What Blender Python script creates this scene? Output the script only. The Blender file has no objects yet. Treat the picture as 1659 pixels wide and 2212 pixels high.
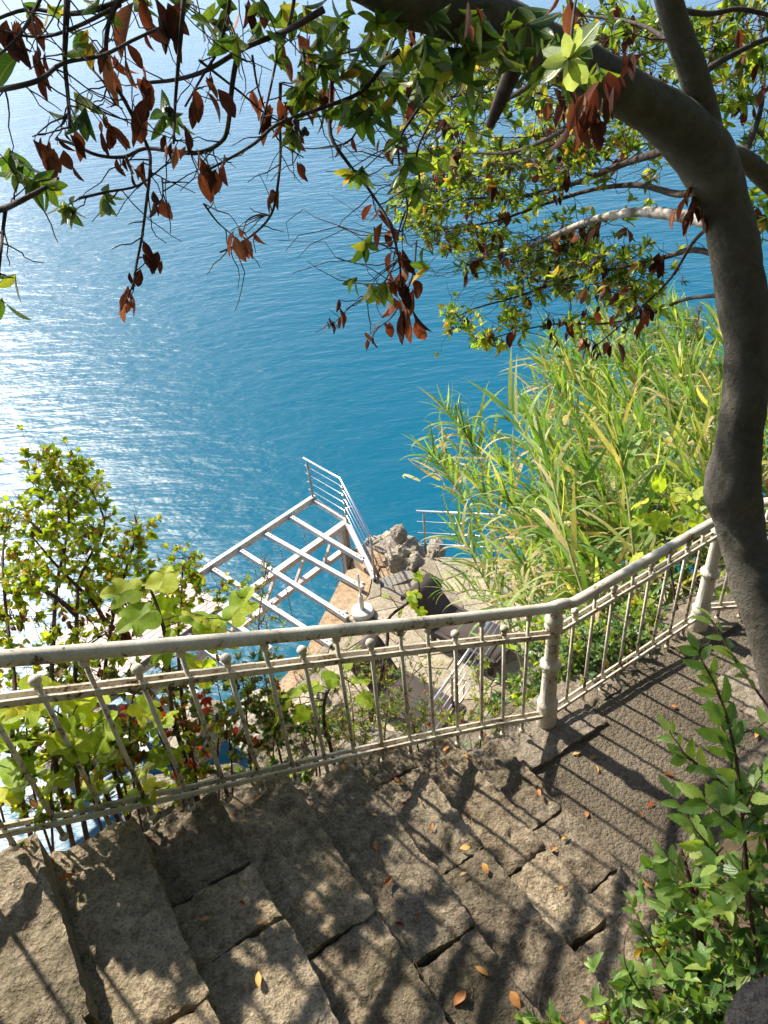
import bpy, math, random
import numpy as np
from mathutils import Vector, Matrix, noise
random.seed(7); rng = np.random.default_rng(7)
R = math.radians
sc = bpy.context.scene
col = sc.collection

# ------------------------------------------------------------------ camera
F, PW, PH = 1661., 1659., 2212.                 # focal length and frame of the measured photograph (units: its pixels)
PITCH, ROLL = R(36.383), R(5.4855)
FW = np.array([0, math.cos(PITCH), -math.sin(PITCH)])
DN = np.array([0, -math.sin(PITCH), -math.cos(PITCH)])
RT = np.array([1., 0, 0])
IX = RT*math.cos(ROLL) + DN*math.sin(ROLL)      # picture right
IY = DN*math.cos(ROLL) - RT*math.sin(ROLL)      # picture down
cam_d = bpy.data.cameras.new('camera'); cam = bpy.data.objects.new('camera', cam_d); col.objects.link(cam)
cam_d.sensor_fit = 'VERTICAL'; cam_d.sensor_height = 24; cam_d.lens = 24*F/PH
cam_d.clip_start = .02; cam_d.clip_end = 20000
cam.matrix_world = Matrix(((IX[0], -IY[0], -FW[0], 0), (IX[1], -IY[1], -FW[1], 0), (IX[2], -IY[2], -FW[2], 0), (0, 0, 0, 1)))
sc.camera = cam

# ------------------------------------------------------------------ light
SUN_EL, SUN_AZ = R(43), R(-43.5)                  # azimuth measured from +Y towards +X
SUN = Vector((math.sin(SUN_AZ)*math.cos(SUN_EL), math.cos(SUN_AZ)*math.cos(SUN_EL), math.sin(SUN_EL)))
w = bpy.data.worlds.new('World'); sc.world = w; w.use_nodes = True
nt = w.node_tree; bg = nt.nodes['Background']
sky = nt.nodes.new('ShaderNodeTexSky'); sky.sky_type = 'NISHITA'; sky.sun_disc = False
sky.sun_elevation = SUN_EL; sky.sun_rotation = SUN_AZ; sky.altitude = 0; sky.air_density = 1.0; sky.dust_density = 1.0; sky.ozone_density = 2.0
nt.links.new(sky.outputs[0], bg.inputs[0]); bg.inputs[1].default_value = .095
sl = bpy.data.lights.new('sun', 'SUN'); sl.energy = 5.0; sl.angle = R(1.4); sl.color = (1, .925, .8)
so = bpy.data.objects.new('sun', sl); col.objects.link(so); so.rotation_euler = (-SUN).to_track_quat('-Z', 'Y').to_euler(); so.location = (0, 0, 30)
vs = sc.view_settings; vs.view_transform = 'Standard'; vs.look = 'None'; vs.gamma = 1; vs.exposure = 1.22; vs.use_curve_mapping = False
sc.render.engine = 'CYCLES'; cy = sc.cycles
cy.use_denoising = True; cy.max_bounces = 5; cy.diffuse_bounces = 2; cy.glossy_bounces = 2; cy.transmission_bounces = 3; cy.sample_clamp_indirect = 6; cy.sample_clamp_direct = 0
cy.use_adaptive_sampling = True; cy.adaptive_threshold = .02

# ------------------------------------------------------------------ helpers
def ray(x, y):
    v = FW*F + IX*(x-PW/2) + IY*(y-PH/2); return v/np.linalg.norm(v)
def at(x, y, d): return ray(x, y)*d                                   # a point d metres away
def onz(x, y, z): v = ray(x, y); return v*(z/v[2])                    # on the level z
ES = np.array([.872, .489, 0]); ES /= np.linalg.norm(ES); ET = np.array([ES[1], -ES[0], 0]); A0 = np.array([-.98, 1.71, 0]); UZ = np.array([0, 0, 1.])
def st(s, t, z): return A0 + ES*s + ET*t + UZ*z                       # stair frame: s down the flight, t towards the camera
def onrail(x, y, t=0.):                                               # on the upright plane of the railing
    v = ray(x, y); k = ((A0+ET*t)@ET)/(v@ET); return v*k
def s_of(p): return float((np.array(p)-A0)@ES)
def nrm(v): v = np.array(v, float); return v/max(1e-9, np.linalg.norm(v))
def rnd(a, b): return random.uniform(a, b)
def project(p):
    p = np.asarray(p); z = p@FW
    return PW/2 + F*(p@IX)/z, PH/2 + F*(p@IY)/z, z

def thing(name, label, cat, loc, group=None, kind=None):
    o = bpy.data.objects.new(name, None); col.objects.link(o); o.location = [float(c) for c in loc]; o.empty_display_size = .1
    tag(o, label, cat, group, kind); return o
def tag(o, label=None, cat=None, group=None, kind=None):
    if label: o['label'] = label
    if cat: o['category'] = cat
    if group: o['group'] = group
    if kind: o['kind'] = kind
    return o
ROOTLOC = {}
def wloc(o):
    if o is None: return Vector((0, 0, 0))
    if o.name in ROOTLOC: return ROOTLOC[o.name]
    return Vector(o.location) + wloc(o.parent) if o.type == 'EMPTY' else Vector((0, 0, 0))
def put(o, parent):
    col.objects.link(o)
    if parent is not None:
        o.parent = parent; o.matrix_parent_inverse = Matrix.Translation(-wloc(parent)) if parent.type == 'EMPTY' else Matrix()
    return o
class MB:
    def __init__(s): s.v = []; s.f = []
    def add(s, v, f):
        b = len(s.v); s.v.extend([tuple(map(float, p)) for p in v]); s.f.extend([tuple(i+b for i in q) for q in f]); return s
    def tube(s, pts, rad, n=8, cap=True, rough=0.):
        pts = [np.array(p, float) for p in pts]
        if not hasattr(rad, '__len__'): rad = [rad]*len(pts)
        V = []; m = len(pts); up = None
        for i in range(m):
            d = nrm(pts[min(i+1, m-1)]-pts[max(i-1, 0)])
            if up is None:
                a = np.array([0, 0, 1.]) if abs(d[2]) < .9 else np.array([1., 0, 0]); up = nrm(a-d*(a@d))
            else: up = nrm(up-d*(up@d))
            sd = np.cross(d, up)
            for k in range(n):
                th = 2*math.pi*k/n; r = rad[i]
                q = pts[i]+(up*math.cos(th)+sd*math.sin(th))*r
                if rough: q = q+(up*math.cos(th)+sd*math.sin(th))*r*rough*(noise.noise(Vector(q*7))+.5*noise.noise(Vector(q*22)))
                V.append(q)
        Fc = []
        for i in range(m-1):
            for k in range(n):
                Fc.append((i*n+k, i*n+(k+1) % n, (i+1)*n+(k+1) % n, (i+1)*n+k))
        if cap: Fc.append(tuple(range(n-1, -1, -1))); Fc.append(tuple((m-1)*n+k for k in range(n)))
        return s.add(V, Fc)
    def beam(s, p, q, w_, h_, up=(0, 0, 1)):
        p = np.array(p, float); q = np.array(q, float); d = nrm(q-p); u = np.array(up, float); u = nrm(u-d*(u@d)); x = np.cross(d, u)
        V = [e+x*a*w_/2+u*b*h_/2 for e in (p, q) for a, b in ((-1, -1), (1, -1), (1, 1), (-1, 1))]
        return s.add(V, [(0, 1, 2, 3), (7, 6, 5, 4), (0, 4, 5, 1), (1, 5, 6, 2), (2, 6, 7, 3), (3, 7, 4, 0)])
    def lathe(s, c, prof, n=16, flute=0, axis=None):
        V = []; m = len(prof)
        for r, z in prof:
            for k in range(n):
                th = 2*math.pi*k/n; rr = r*(1-(flute if k % 2 else 0)) if (flute and .18 < z < .80) else r
                V.append(np.array(c)+np.array([rr*math.cos(th), rr*math.sin(th), z]))
        Fc = [(i*n+k, i*n+(k+1) % n, (i+1)*n+(k+1) % n, (i+1)*n+k) for i in range(m-1) for k in range(n)]
        Fc += [tuple(range(n-1, -1, -1)), tuple((m-1)*n+k for k in range(n))]
        return s.add(V, Fc)
    def ball(s, c, r, n=10, m=7):
        return s.lathe(c, [(max(1e-4, r*math.sin(math.pi*i/m)), -r*math.cos(math.pi*i/m)) for i in range(m+1)], n)
    def prism(s, poly, z0, z1):
        n = len(poly); V = [(p[0], p[1], z0) for p in poly]+[(p[0], p[1], z1) for p in poly]
        return s.add(V, [tuple(range(n-1, -1, -1)), tuple(range(n, 2*n))]+[(i, (i+1) % n, n+(i+1) % n, n+i) for i in range(n)])
    def mesh(s, name, mat, smooth=False):
        me = bpy.data.meshes.new(name); me.from_pydata(s.v, [], s.f); me.update()
        if mat: me.materials.append(mat)
        if smooth: me.polygons.foreach_set('use_smooth', [True]*len(me.polygons))
        return me
    def build(s, name, mat, parent=None, smooth=False, kind=None):
        o = put(bpy.data.objects.new(name, s.mesh(name, mat, smooth)), parent)
        if kind: o['kind'] = kind
        return o
def ccw(poly):
    a = sum(poly[i][0]*poly[(i+1) % len(poly)][1]-poly[(i+1) % len(poly)][0]*poly[i][1] for i in range(len(poly)))
    return poly if a > 0 else poly[::-1]
def fbm(p, o=4, s=1.):
    return noise.fractal(Vector(p)*s, 1.0, 2.1, o)
def spline(pts, k=5):                                                 # Catmull-Rom through rows of any width
    P = np.array(pts, float); P = np.vstack([2*P[0]-P[1], P, 2*P[-1]-P[-2]]); out = []
    for i in range(1, len(P)-2):
        for j in range(k):
            t = j/k; out.append(.5*((2*P[i])+(-P[i-1]+P[i+1])*t+(2*P[i-1]-5*P[i]+4*P[i+1]-P[i+2])*t*t+(-P[i-1]+3*P[i]-3*P[i+1]+P[i+2])*t**3))
    out.append(P[-2]); return np.array(out)

# ------------------------------------------------------------------ materials
def mat(name):
    m = bpy.data.materials.new(name); m.use_nodes = True; n = m.node_tree; n.nodes.clear(); return m, n
def N(nt, t, **kw):
    n = nt.nodes.new(t)
    for k, v in kw.items():
        if k.startswith('i_'):
            key = k[2:]; key = int(key) if key.isdigit() else key.replace('_', ' ')
            n.inputs[key].default_value = v
        else: setattr(n, k, v)
    return n
def ramp(nt, stops, fac=None, interp='LINEAR'):
    r = nt.nodes.new('ShaderNodeValToRGB'); cr = r.color_ramp; cr.interpolation = interp
    while len(cr.elements) < len(stops): cr.elements.new(.5)
    for e, (p, c) in zip(cr.elements, stops): e.position = p; e.color = (*c, 1) if len(c) == 3 else c
    if fac is not None: nt.links.new(fac, r.inputs[0])
    return r
def tex(nt, scale, detail=4, rough=.55, kind='ShaderNodeTexNoise', vec=None, **kw):
    n = nt.nodes.new(kind); n.inputs['Scale'].default_value = scale
    if 'Detail' in n.inputs: n.inputs['Detail'].default_value = detail
    if 'Roughness' in n.inputs: n.inputs['Roughness'].default_value = rough
    for k, v in kw.items(): setattr(n, k, v)
    if vec is not None: nt.links.new(vec, n.inputs['Vector'])
    return n
def mixc(nt, fac, a, b, mode='MIX'):
    m = nt.nodes.new('ShaderNodeMix'); m.data_type = 'RGBA'; m.blend_type = mode
    for sock, v in ((m.inputs[0], fac), (m.inputs[6], a), (m.inputs[7], b)):
        if hasattr(v, 'links'): nt.links.new(v, sock)
        elif isinstance(v, (int, float)): sock.default_value = v
        else: sock.default_value = (*v, 1)
    return m.outputs[2]
def mth(nt, op, a, b=None, clamp=False):
    m = nt.nodes.new('ShaderNodeMath'); m.operation = op; m.use_clamp = clamp
    for i, v in enumerate((a, b)):
        if v is None: continue
        if hasattr(v, 'links'): nt.links.new(v, m.inputs[i])
        else: m.inputs[i].default_value = v
    return m.outputs[0]
def bump(nt, h, dist, strength=1., nrm_=None):
    b = nt.nodes.new('ShaderNodeBump'); b.inputs['Distance'].default_value = dist; b.inputs['Strength'].default_value = strength
    nt.links.new(h, b.inputs['Height'])
    if nrm_ is not None: nt.links.new(nrm_, b.inputs['Normal'])
    return b.outputs[0]
def finish(nt, color, rough, normal=None, metal=0., spec=.5, extra=None):
    p = nt.nodes.new('ShaderNodeBsdfPrincipled'); o = nt.nodes.new('ShaderNodeOutputMaterial')
    for sock, v in ((p.inputs['Base Color'], color), (p.inputs['Roughness'], rough), (p.inputs['Metallic'], metal), (p.inputs['Specular IOR Level'], spec)):
        if hasattr(v, 'links'): nt.links.new(v, sock)
        elif isinstance(v, (int, float)): sock.default_value = v
        else: sock.default_value = (*v, 1)
    if normal is not None: nt.links.new(normal, p.inputs['Normal'])
    nt.links.new(p.outputs[0], o.inputs[0]); return p
def pos(nt): return nt.nodes.new('ShaderNodeNewGeometry').outputs['Position']

def m_stone(name, c0, c1, c2, moss=.35, scale=1., b=.012):
    m, n = mat(name); P = pos(n)
    a = tex(n, 3.1*scale, 6, .62, vec=P); d = tex(n, 22*scale, 6, .7, vec=P); g = tex(n, 95*scale, 3, .7, vec=P)
    c = ramp(n, [(.28, c0), (.5, c1), (.72, c2)], mth(n, 'ADD', mth(n, 'MULTIPLY', a.outputs[0], .6), mth(n, 'MULTIPLY', d.outputs[0], .4))).outputs[0]
    oi = n.nodes.new('ShaderNodeObjectInfo')
    tint = ramp(n, [(0, (.68, .67, .68)), (.35, (.9, .86, .8)), (.65, (1, 1, 1)), (1, (1.2, 1.15, 1.05))], oi.outputs['Random']).outputs[0]
    c = mixc(n, 1., c, tint, 'MULTIPLY')
    sp = ramp(n, [(.32, (.42, .4, .38)), (.5, (1, 1, 1)), (.68, (1.3, 1.28, 1.22))], g.outputs[0]).outputs[0]
    c = mixc(n, .85, c, sp, 'MULTIPLY')
    sp2 = ramp(n, [(.34, (.6, .57, .54)), (.5, (1, 1, 1)), (.66, (1.22, 1.2, 1.16))], d.outputs[0]).outputs[0]
    c = mixc(n, .7, c, sp2, 'MULTIPLY')
    li = tex(n, 7*scale, 5, .75, vec=P); lm = ramp(n, [(.62, (0, 0, 0)), (.7, (1, 1, 1))], li.outputs[0]).outputs[0]
    c = mixc(n, mth(n, 'MULTIPLY', lm, .35), c, (.46, .43, .36))
    mo = tex(n, 2.3*scale, 5, .7, vec=P); mm = ramp(n, [(.52, (0, 0, 0)), (.66, (1, 1, 1))], mo.outputs[0]).outputs[0]
    c = mixc(n, mth(n, 'MULTIPLY', mm, moss), c, (.075, .07, .035))
    vo = tex(n, 34*scale, kind='ShaderNodeTexVoronoi', vec=P)
    rg = tex(n, 15*scale, 5, .65, vec=P); rg.noise_type = 'RIDGED_MULTIFRACTAL'
    h = mth(n, 'ADD', mth(n, 'MULTIPLY', d.outputs[0], 1.9), mth(n, 'ADD', mth(n, 'MULTIPLY', g.outputs[0], .45), mth(n, 'MULTIPLY', vo.outputs[0], .45)))
    h = mth(n, 'SUBTRACT', h, mth(n, 'MULTIPLY', rg.outputs[0], .22))
    finish(n, c, .92, bump(n, h, b*1.5, 1.), spec=.2); return m
M = {}
M['step'] = m_stone('step stone', (.14, .112, .078), (.265, .218, .156), (.4, .345, .26), .5)
M['rock'] = m_stone('sea rock', (.26, .22, .17), (.45, .4, .325), (.58, .53, .45), .05, .6, .03)
M['darkrock'] = m_stone('dark wall stone', (.03, .028, .028), (.07, .065, .064), (.13, .12, .118), .1, 2., .012)
M['cliff'] = m_stone('cliff', (.16, .13, .1), (.3, .26, .2), (.46, .42, .36), .5, .45, .05)
M['flag'] = m_stone('terrace flag', (.22, .188, .138), (.33, .29, .222), (.4, .36, .29), .04, .8, .006)
M['greyflag'] = m_stone('grey step flag', (.2, .19, .17), (.3, .29, .26), (.4, .38, .34), .05, .9, .006)
M['mortar'] = m_stone('terrace mortar', (.24, .21, .16), (.31, .275, .215), (.37, .33, .265), .03, 1.2, .006)
M['pier'] = m_stone('pier concrete', (.3, .19, .11), (.38, .28, .19), (.43, .35, .26), 0, .5, .006)
M['curb'] = m_stone('kerb slab', (.16, .13, .098), (.225, .19, .147), (.3, .26, .2), .25, 1.6, .006)
def m_gravel():
    m, n = mat('worn gravel concrete'); P = pos(n)
    v = tex(n, 48, kind='ShaderNodeTexVoronoi', vec=P); v2 = tex(n, 120, kind='ShaderNodeTexVoronoi', vec=P); a = tex(n, 2.2, 6, .65, vec=P)
    c = ramp(n, [(.3, (.19, .162, .125)), (.5, (.3, .262, .205)), (.7, (.4, .355, .285))], a.outputs[0]).outputs[0]
    pc = n.nodes.new('ShaderNodeSeparateColor'); n.links.new(v.outputs['Color'], pc.inputs[0])
    c = mixc(n, .8, c, ramp(n, [(0, (.5, .47, .44)), (.6, (1, 1, 1)), (1, (1.45, 1.4, 1.3))], pc.outputs[0]).outputs[0], 'MULTIPLY')
    c = mixc(n, .8, c, ramp(n, [(.25, (1, 1, 1)), (.6, (.3, .28, .26))], v.outputs[0]).outputs[0], 'MULTIPLY')
    h = mth(n, 'SUBTRACT', 1., mth(n, 'ADD', v.outputs[0], mth(n, 'MULTIPLY', v2.outputs[0], .4)))
    finish(n, c, .95, bump(n, h, .018, 1.), spec=.15); return m
M['gravel'] = m_gravel()
def m_soil():
    m, n = mat('leaf litter soil'); P = pos(n); a = tex(n, 9, 7, .7, vec=P); g = tex(n, 60, 4, .7, vec=P)
    c = ramp(n, [(.3, (.03, .022, .014)), (.55, (.085, .062, .038)), (.75, (.17, .12, .075))], a.outputs[0]).outputs[0]
    finish(n, c, .95, bump(n, mth(n, 'ADD', a.outputs[0], mth(n, 'MULTIPLY', g.outputs[0], .4)), .04), spec=.1); return m
M['soil'] = m_soil()
def m_paint():
    m, n = mat('peeling white iron paint'); P = pos(n)
    a = tex(n, 48, 7, .75, vec=P); b = tex(n, 9, 4, .6, vec=P); g = tex(n, 120, 3, .6, vec=P)
    sx = n.nodes.new('ShaderNodeNewGeometry'); sn = n.nodes.new('ShaderNodeSeparateXYZ'); n.links.new(sx.outputs['Normal'], sn.inputs[0])
    # rain keeps the undersides rustier
    f = mth(n, 'ADD', mth(n, 'MULTIPLY', a.outputs[0], .75), mth(n, 'ADD', mth(n, 'MULTIPLY', b.outputs[0], .33), mth(n, 'MULTIPLY', sn.outputs[2], -.055)))
    paint = ramp(n, [(.3, (.66, .61, .52)), (.52, (.55, .5, .41)), (.75, (.4, .345, .25))], b.outputs[0]).outputs[0]
    paint = mixc(n, .5, paint, ramp(n, [(.35, (.62, .56, .5)), (.6, (1, 1, 1))], g.outputs[0]).outputs[0], 'MULTIPLY')
    bare = ramp(n, [(.3, (.03, .026, .024)), (.55, (.075, .055, .045)), (.72, (.2, .085, .035))], b.outputs[0]).outputs[0]
    mk = ramp(n, [(.6, (0, 0, 0)), (.625, (1, 1, 1))], f).outputs[0]
    c = mixc(n, mk, paint, bare)
    edge = ramp(n, [(.57, (0, 0, 0)), (.6, (1, 1, 1)), (.62, (0, 0, 0))], f).outputs[0]
    c = mixc(n, mth(n, 'MULTIPLY', edge, .55), c, (.3, .17, .08))
    h = mth(n, 'SUBTRACT', mth(n, 'MULTIPLY', g.outputs[0], .25), mk)
    finish(n, c, ramp(n, [(0, (.5, .5, .5)), (1, (.85, .85, .85))], mk).outputs[0], bump(n, h, .0025, .8)); return m
M['paint'] = m_paint()
def m_simple(name, c0, c1, rough, metal=0., scale=6, b=0., spec=.5):
    m, n = mat(name); P = pos(n); a = tex(n, scale, 5, .6, vec=P)
    finish(n, ramp(n, [(.35, c0), (.65, c1)], a.outputs[0]).outputs[0], rough, bump(n, a.outputs[0], b) if b else None, metal, spec); return m
M['galv'] = m_simple('weathered white aluminium', (.4, .385, .37), (.55, .54, .53), .5, .15, 5)
def m_metal():
    m, n = mat('salt weathered white aluminium'); P = pos(n); a = tex(n, 5, 6, .7, vec=P); g = tex(n, 38, 5, .75, vec=P); s_ = tex(n, 11, 5, .7, vec=P)
    c = ramp(n, [(.3, (.3, .285, .265)), (.5, (.47, .455, .44)), (.7, (.56, .55, .54))], a.outputs[0]).outputs[0]
    c = mixc(n, .5, c, ramp(n, [(.35, (.55, .5, .46)), (.55, (1, 1, 1))], g.outputs[0]).outputs[0], 'MULTIPLY')
    c = mixc(n, mth(n, 'MULTIPLY', ramp(n, [(.6, (0, 0, 0)), (.7, (1, 1, 1))], s_.outputs[0]).outputs[0], .5), c, (.3, .17, .09))
    finish(n, c, .55, bump(n, g.outputs[0], .003), .1); return m
M['galv'] = m_metal()
M['galvb'] = m_simple('dull pinkish steel', (.42, .37, .34), (.58, .53, .5), .6, .1, 4)
M['inox'] = m_simple('stainless tube', (.62, .62, .64), (.74, .74, .76), .24, 1., 3)
M['bronzed'] = m_simple('tarnished stainless post', (.3, .25, .2), (.46, .41, .35), .3, .9, 9)
M['white'] = m_simple('white concrete base', (.46, .43, .37), (.58, .56, .5), .7, 0, 9, .004)
M['chain'] = m_simple('galvanised chain', (.2, .2, .2), (.34, .34, .35), .55, .6, 30)
M['boards'] = m_simple('pinkish brown deck board', (.33, .25, .23), (.42, .33, .3), .6, 0, 7)
M['dark'] = m_simple('dark brown lounger frame', (.035, .026, .022), (.055, .042, .037), .6, 0, 6, 0, .25)
M['bolt'] = m_simple('rusty bracket', (.25, .2, .16), (.45, .42, .4), .5, .5, 30)
def m_wicker():
    m, n = mat('brown woven resin'); u = n.nodes.new('ShaderNodeUVMap')
    ch = tex(n, 1, kind='ShaderNodeTexWave', vec=u.outputs[0]); ch.inputs['Scale'].default_value = 9; ch.bands_direction = 'X'
    cv = tex(n, 1, kind='ShaderNodeTexWave', vec=u.outputs[0]); cv.inputs['Scale'].default_value = 24; cv.bands_direction = 'Y'
    k = mth(n, 'MULTIPLY', ch.outputs[1], cv.outputs[1])
    finish(n, ramp(n, [(0, (.045, .035, .03)), (1, (.16, .125, .112))], k).outputs[0], .75, bump(n, k, .004), spec=.2); return m
M['wicker'] = m_wicker()
def m_bark():
    m, n = mat('smooth grey bark'); P = pos(n); a = tex(n, 5, 6, .7, vec=P); g = tex(n, 34, 6, .75, vec=P); lichen = tex(n, 9, 5, .8, vec=P)
    c = ramp(n, [(.3, (.085, .074, .058)), (.5, (.14, .125, .1)), (.7, (.2, .182, .15))], a.outputs[0]).outputs[0]
    c = mixc(n, .6, c, ramp(n, [(.3, (.6, .58, .55)), (.6, (1, 1, 1))], g.outputs[0]).outputs[0], 'MULTIPLY')
    lm = ramp(n, [(.6, (0, 0, 0)), (.7, (1, 1, 1))], lichen.outputs[0]).outputs[0]
    c = mixc(n, mth(n, 'MULTIPLY', lm, .35), c, (.3, .29, .25))
    finish(n, c, .9, bump(n, mth(n, 'ADD', a.outputs[0], g.outputs[0]), .028), spec=.2); return m
M['bark'] = m_bark()
M['twig'] = m_simple('dark twig bark', (.028, .021, .018), (.075, .055, .045), .85, 0, 40, .002, .2)
M['redtwig'] = m_simple('reddish twig bark', (.05, .02, .016), (.1, .05, .04), .7, 0, 40, .001, .3)
M['palebranch'] = m_simple('pale banded bark', (.08, .065, .055), (.52, .47, .42), .85, 0, 14, .006, .2)
M['berry'] = m_simple('black berry', (.008, .008, .01), (.02, .018, .024), .35)
M['reedstem'] = m_simple('cane stem', (.2, .22, .06), (.4, .34, .14), .6, 0, 6)
M['plume'] = m_simple('purple brown cane plume', (.14, .08, .07), (.3, .2, .17), .9, 0, 20)
def m_leaf(name, stops, trans=.5, rough=.4, vein=.25, spots=0., spec=.4, tmul=(1.25, 1.25, .45)):
    m, n = mat(name)
    g = n.nodes.new('ShaderNodeNewGeometry'); oi = n.nodes.new('ShaderNodeObjectInfo')
    r = mth(n, 'FRACT', mth(n, 'ADD', g.outputs['Random Per Island'], mth(n, 'MULTIPLY', oi.outputs['Random'], 3.7)))
    c = ramp(n, stops, r).outputs[0]
    uv = n.nodes.new('ShaderNodeUVMap'); sx = n.nodes.new('ShaderNodeSeparateXYZ'); n.links.new(uv.outputs[0], sx.inputs[0])
    mid = mth(n, 'ABSOLUTE', mth(n, 'SUBTRACT', sx.outputs[0], .5))
    side = mth(n, 'SINE', mth(n, 'MULTIPLY', mth(n, 'SUBTRACT', sx.outputs[1], mth(n, 'MULTIPLY', mid, .5)), 62.))
    vm = mth(n, 'MAXIMUM', ramp(n, [(0, (1, 1, 1)), (.055, (0, 0, 0))], mid).outputs[0], mth(n, 'MULTIPLY', ramp(n, [(.8, (0, 0, 0)), (1, (1, 1, 1))], side).outputs[0], .4))
    c = mixc(n, mth(n, 'MULTIPLY', vm, vein), c, (.5, .52, .22))
    P = pos(n); a = tex(n, 45, 3, .6, vec=P)
    c = mixc(n, .7, c, ramp(n, [(.3, (.72, .72, .7)), (.65, (1.1, 1.1, 1.1))], a.outputs[0]).outputs[0], 'MULTIPLY')
    if spots:
        sp = tex(n, 26, 4, .7, vec=P); c = mixc(n, mth(n, 'MULTIPLY', ramp(n, [(.6, (0, 0, 0)), (.66, (1, 1, 1))], sp.outputs[0]).outputs[0], spots), c, (.16, .07, .025))
    p = n.nodes.new('ShaderNodeBsdfPrincipled'); n.links.new(c, p.inputs['Base Color']); p.inputs['Roughness'].default_value = rough; p.inputs['Specular IOR Level'].default_value = spec
    n.links.new(bump(n, mth(n, 'ADD', vm, mth(n, 'MULTIPLY', a.outputs[0], .6)), .003, .6), p.inputs['Normal'])
    t = n.nodes.new('ShaderNodeBsdfTranslucent'); n.links.new(mixc(n, 1., c, tmul, 'MULTIPLY'), t.inputs[0])
    mx = n.nodes.new('ShaderNodeMixShader'); mx.inputs[0].default_value = trans; n.links.new(p.outputs[0], mx.inputs[1]); n.links.new(t.outputs[0], mx.inputs[2])
    o = n.nodes.new('ShaderNodeOutputMaterial'); n.links.new(mx.outputs[0], o.inputs[0]); return m
GR = [(0, (.035, .085, .018)), (.35, (.07, .14, .025)), (.65, (.12, .2, .035)), (.86, (.22, .27, .05)), (.95, (.42, .34, .05)), (1, (.45, .22, .04))]
M['lf_tree'] = m_leaf('evergreen leaf', GR, .45, .35)
M['lf_lime'] = m_leaf('sunlit lime leaf', [(0, (.12, .22, .03)), (.5, (.24, .34, .05)), (.82, (.38, .44, .075)), (.93, (.55, .45, .07)), (1, (.42, .17, .04))], .55, .4)
M['lf_pale'] = m_leaf('pale grey green leaf', [(0, (.26, .34, .16)), (1, (.42, .48, .28))], .4, .45, .5)
M['lf_dead'] = m_leaf('dry brown leaf', [(0, (.045, .018, .015)), (.35, (.09, .034, .024)), (.6, (.15, .055, .032)), (.82, (.26, .1, .05)), (1, (.4, .24, .16))], .25, .7, .08, .3, .15, (1.3, .75, .5))
M['lf_shrub'] = m_leaf('turpentine shrub leaflet', [(0, (.16, .25, .022)), (.35, (.28, .37, .03)), (.7, (.42, .48, .045)), (.86, (.54, .47, .05)), (.94, (.4, .2, .035)), (1, (.22, .08, .03))], .6, .42, .12, .25)
M['lf_low'] = m_leaf('low shrub leaflet', [(0, (.04, .08, .02)), (.35, (.09, .14, .03)), (.65, (.2, .2, .045)), (.82, (.32, .17, .05)), (1, (.24, .09, .04))], .42, .5, .1, .3)
M['lf_fig'] = m_leaf('fig leaf', [(0, (.22, .35, .03)), (.5, (.34, .45, .04)), (.85, (.47, .52, .05)), (1, (.58, .54, .06))], .6, .55, .45, .12, .3)
M['lf_red'] = m_leaf('scarlet creeper leaf', [(0, (.32, .03, .02)), (.5, (.5, .06, .03)), (.8, (.5, .16, .04)), (1, (.45, .3, .05))], .5, .5, .1, 0, .3, (1.3, .8, .6))
M['lf_green'] = m_leaf('glossy green leaf', [(0, (.035, .09, .022)), (.5, (.07, .15, .035)), (.85, (.13, .22, .05)), (1, (.25, .3, .06))], .35, .3, .2, 0, .5)
M['lf_serr'] = m_leaf('toothed sapling leaf', [(0, (.07, .155, .03)), (.45, (.13, .25, .05)), (.8, (.22, .34, .07)), (1, (.32, .4, .09))], .48, .4, .3, .08, .5)
M['lf_reed'] = m_leaf('cane leaf', [(0, (.09, .2, .04)), (.4, (.17, .3, .06)), (.68, (.29, .39, .1)), (.86, (.46, .45, .19)), (1, (.5, .4, .22))], .5, .45, .18, 0, .4)
M['lf_fall'] = m_leaf('fallen orange leaf', [(0, (.42, .14, .035)), (.4, (.52, .24, .06)), (.7, (.55, .33, .08)), (.9, (.5, .36, .2)), (1, (.3, .09, .03))], .25, .5, .2, .1, .4, (1.2, .9, .5))
M['needle'] = m_simple('dry needle', (.22, .14, .07), (.38, .27, .15), .8, 0, 20)
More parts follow.
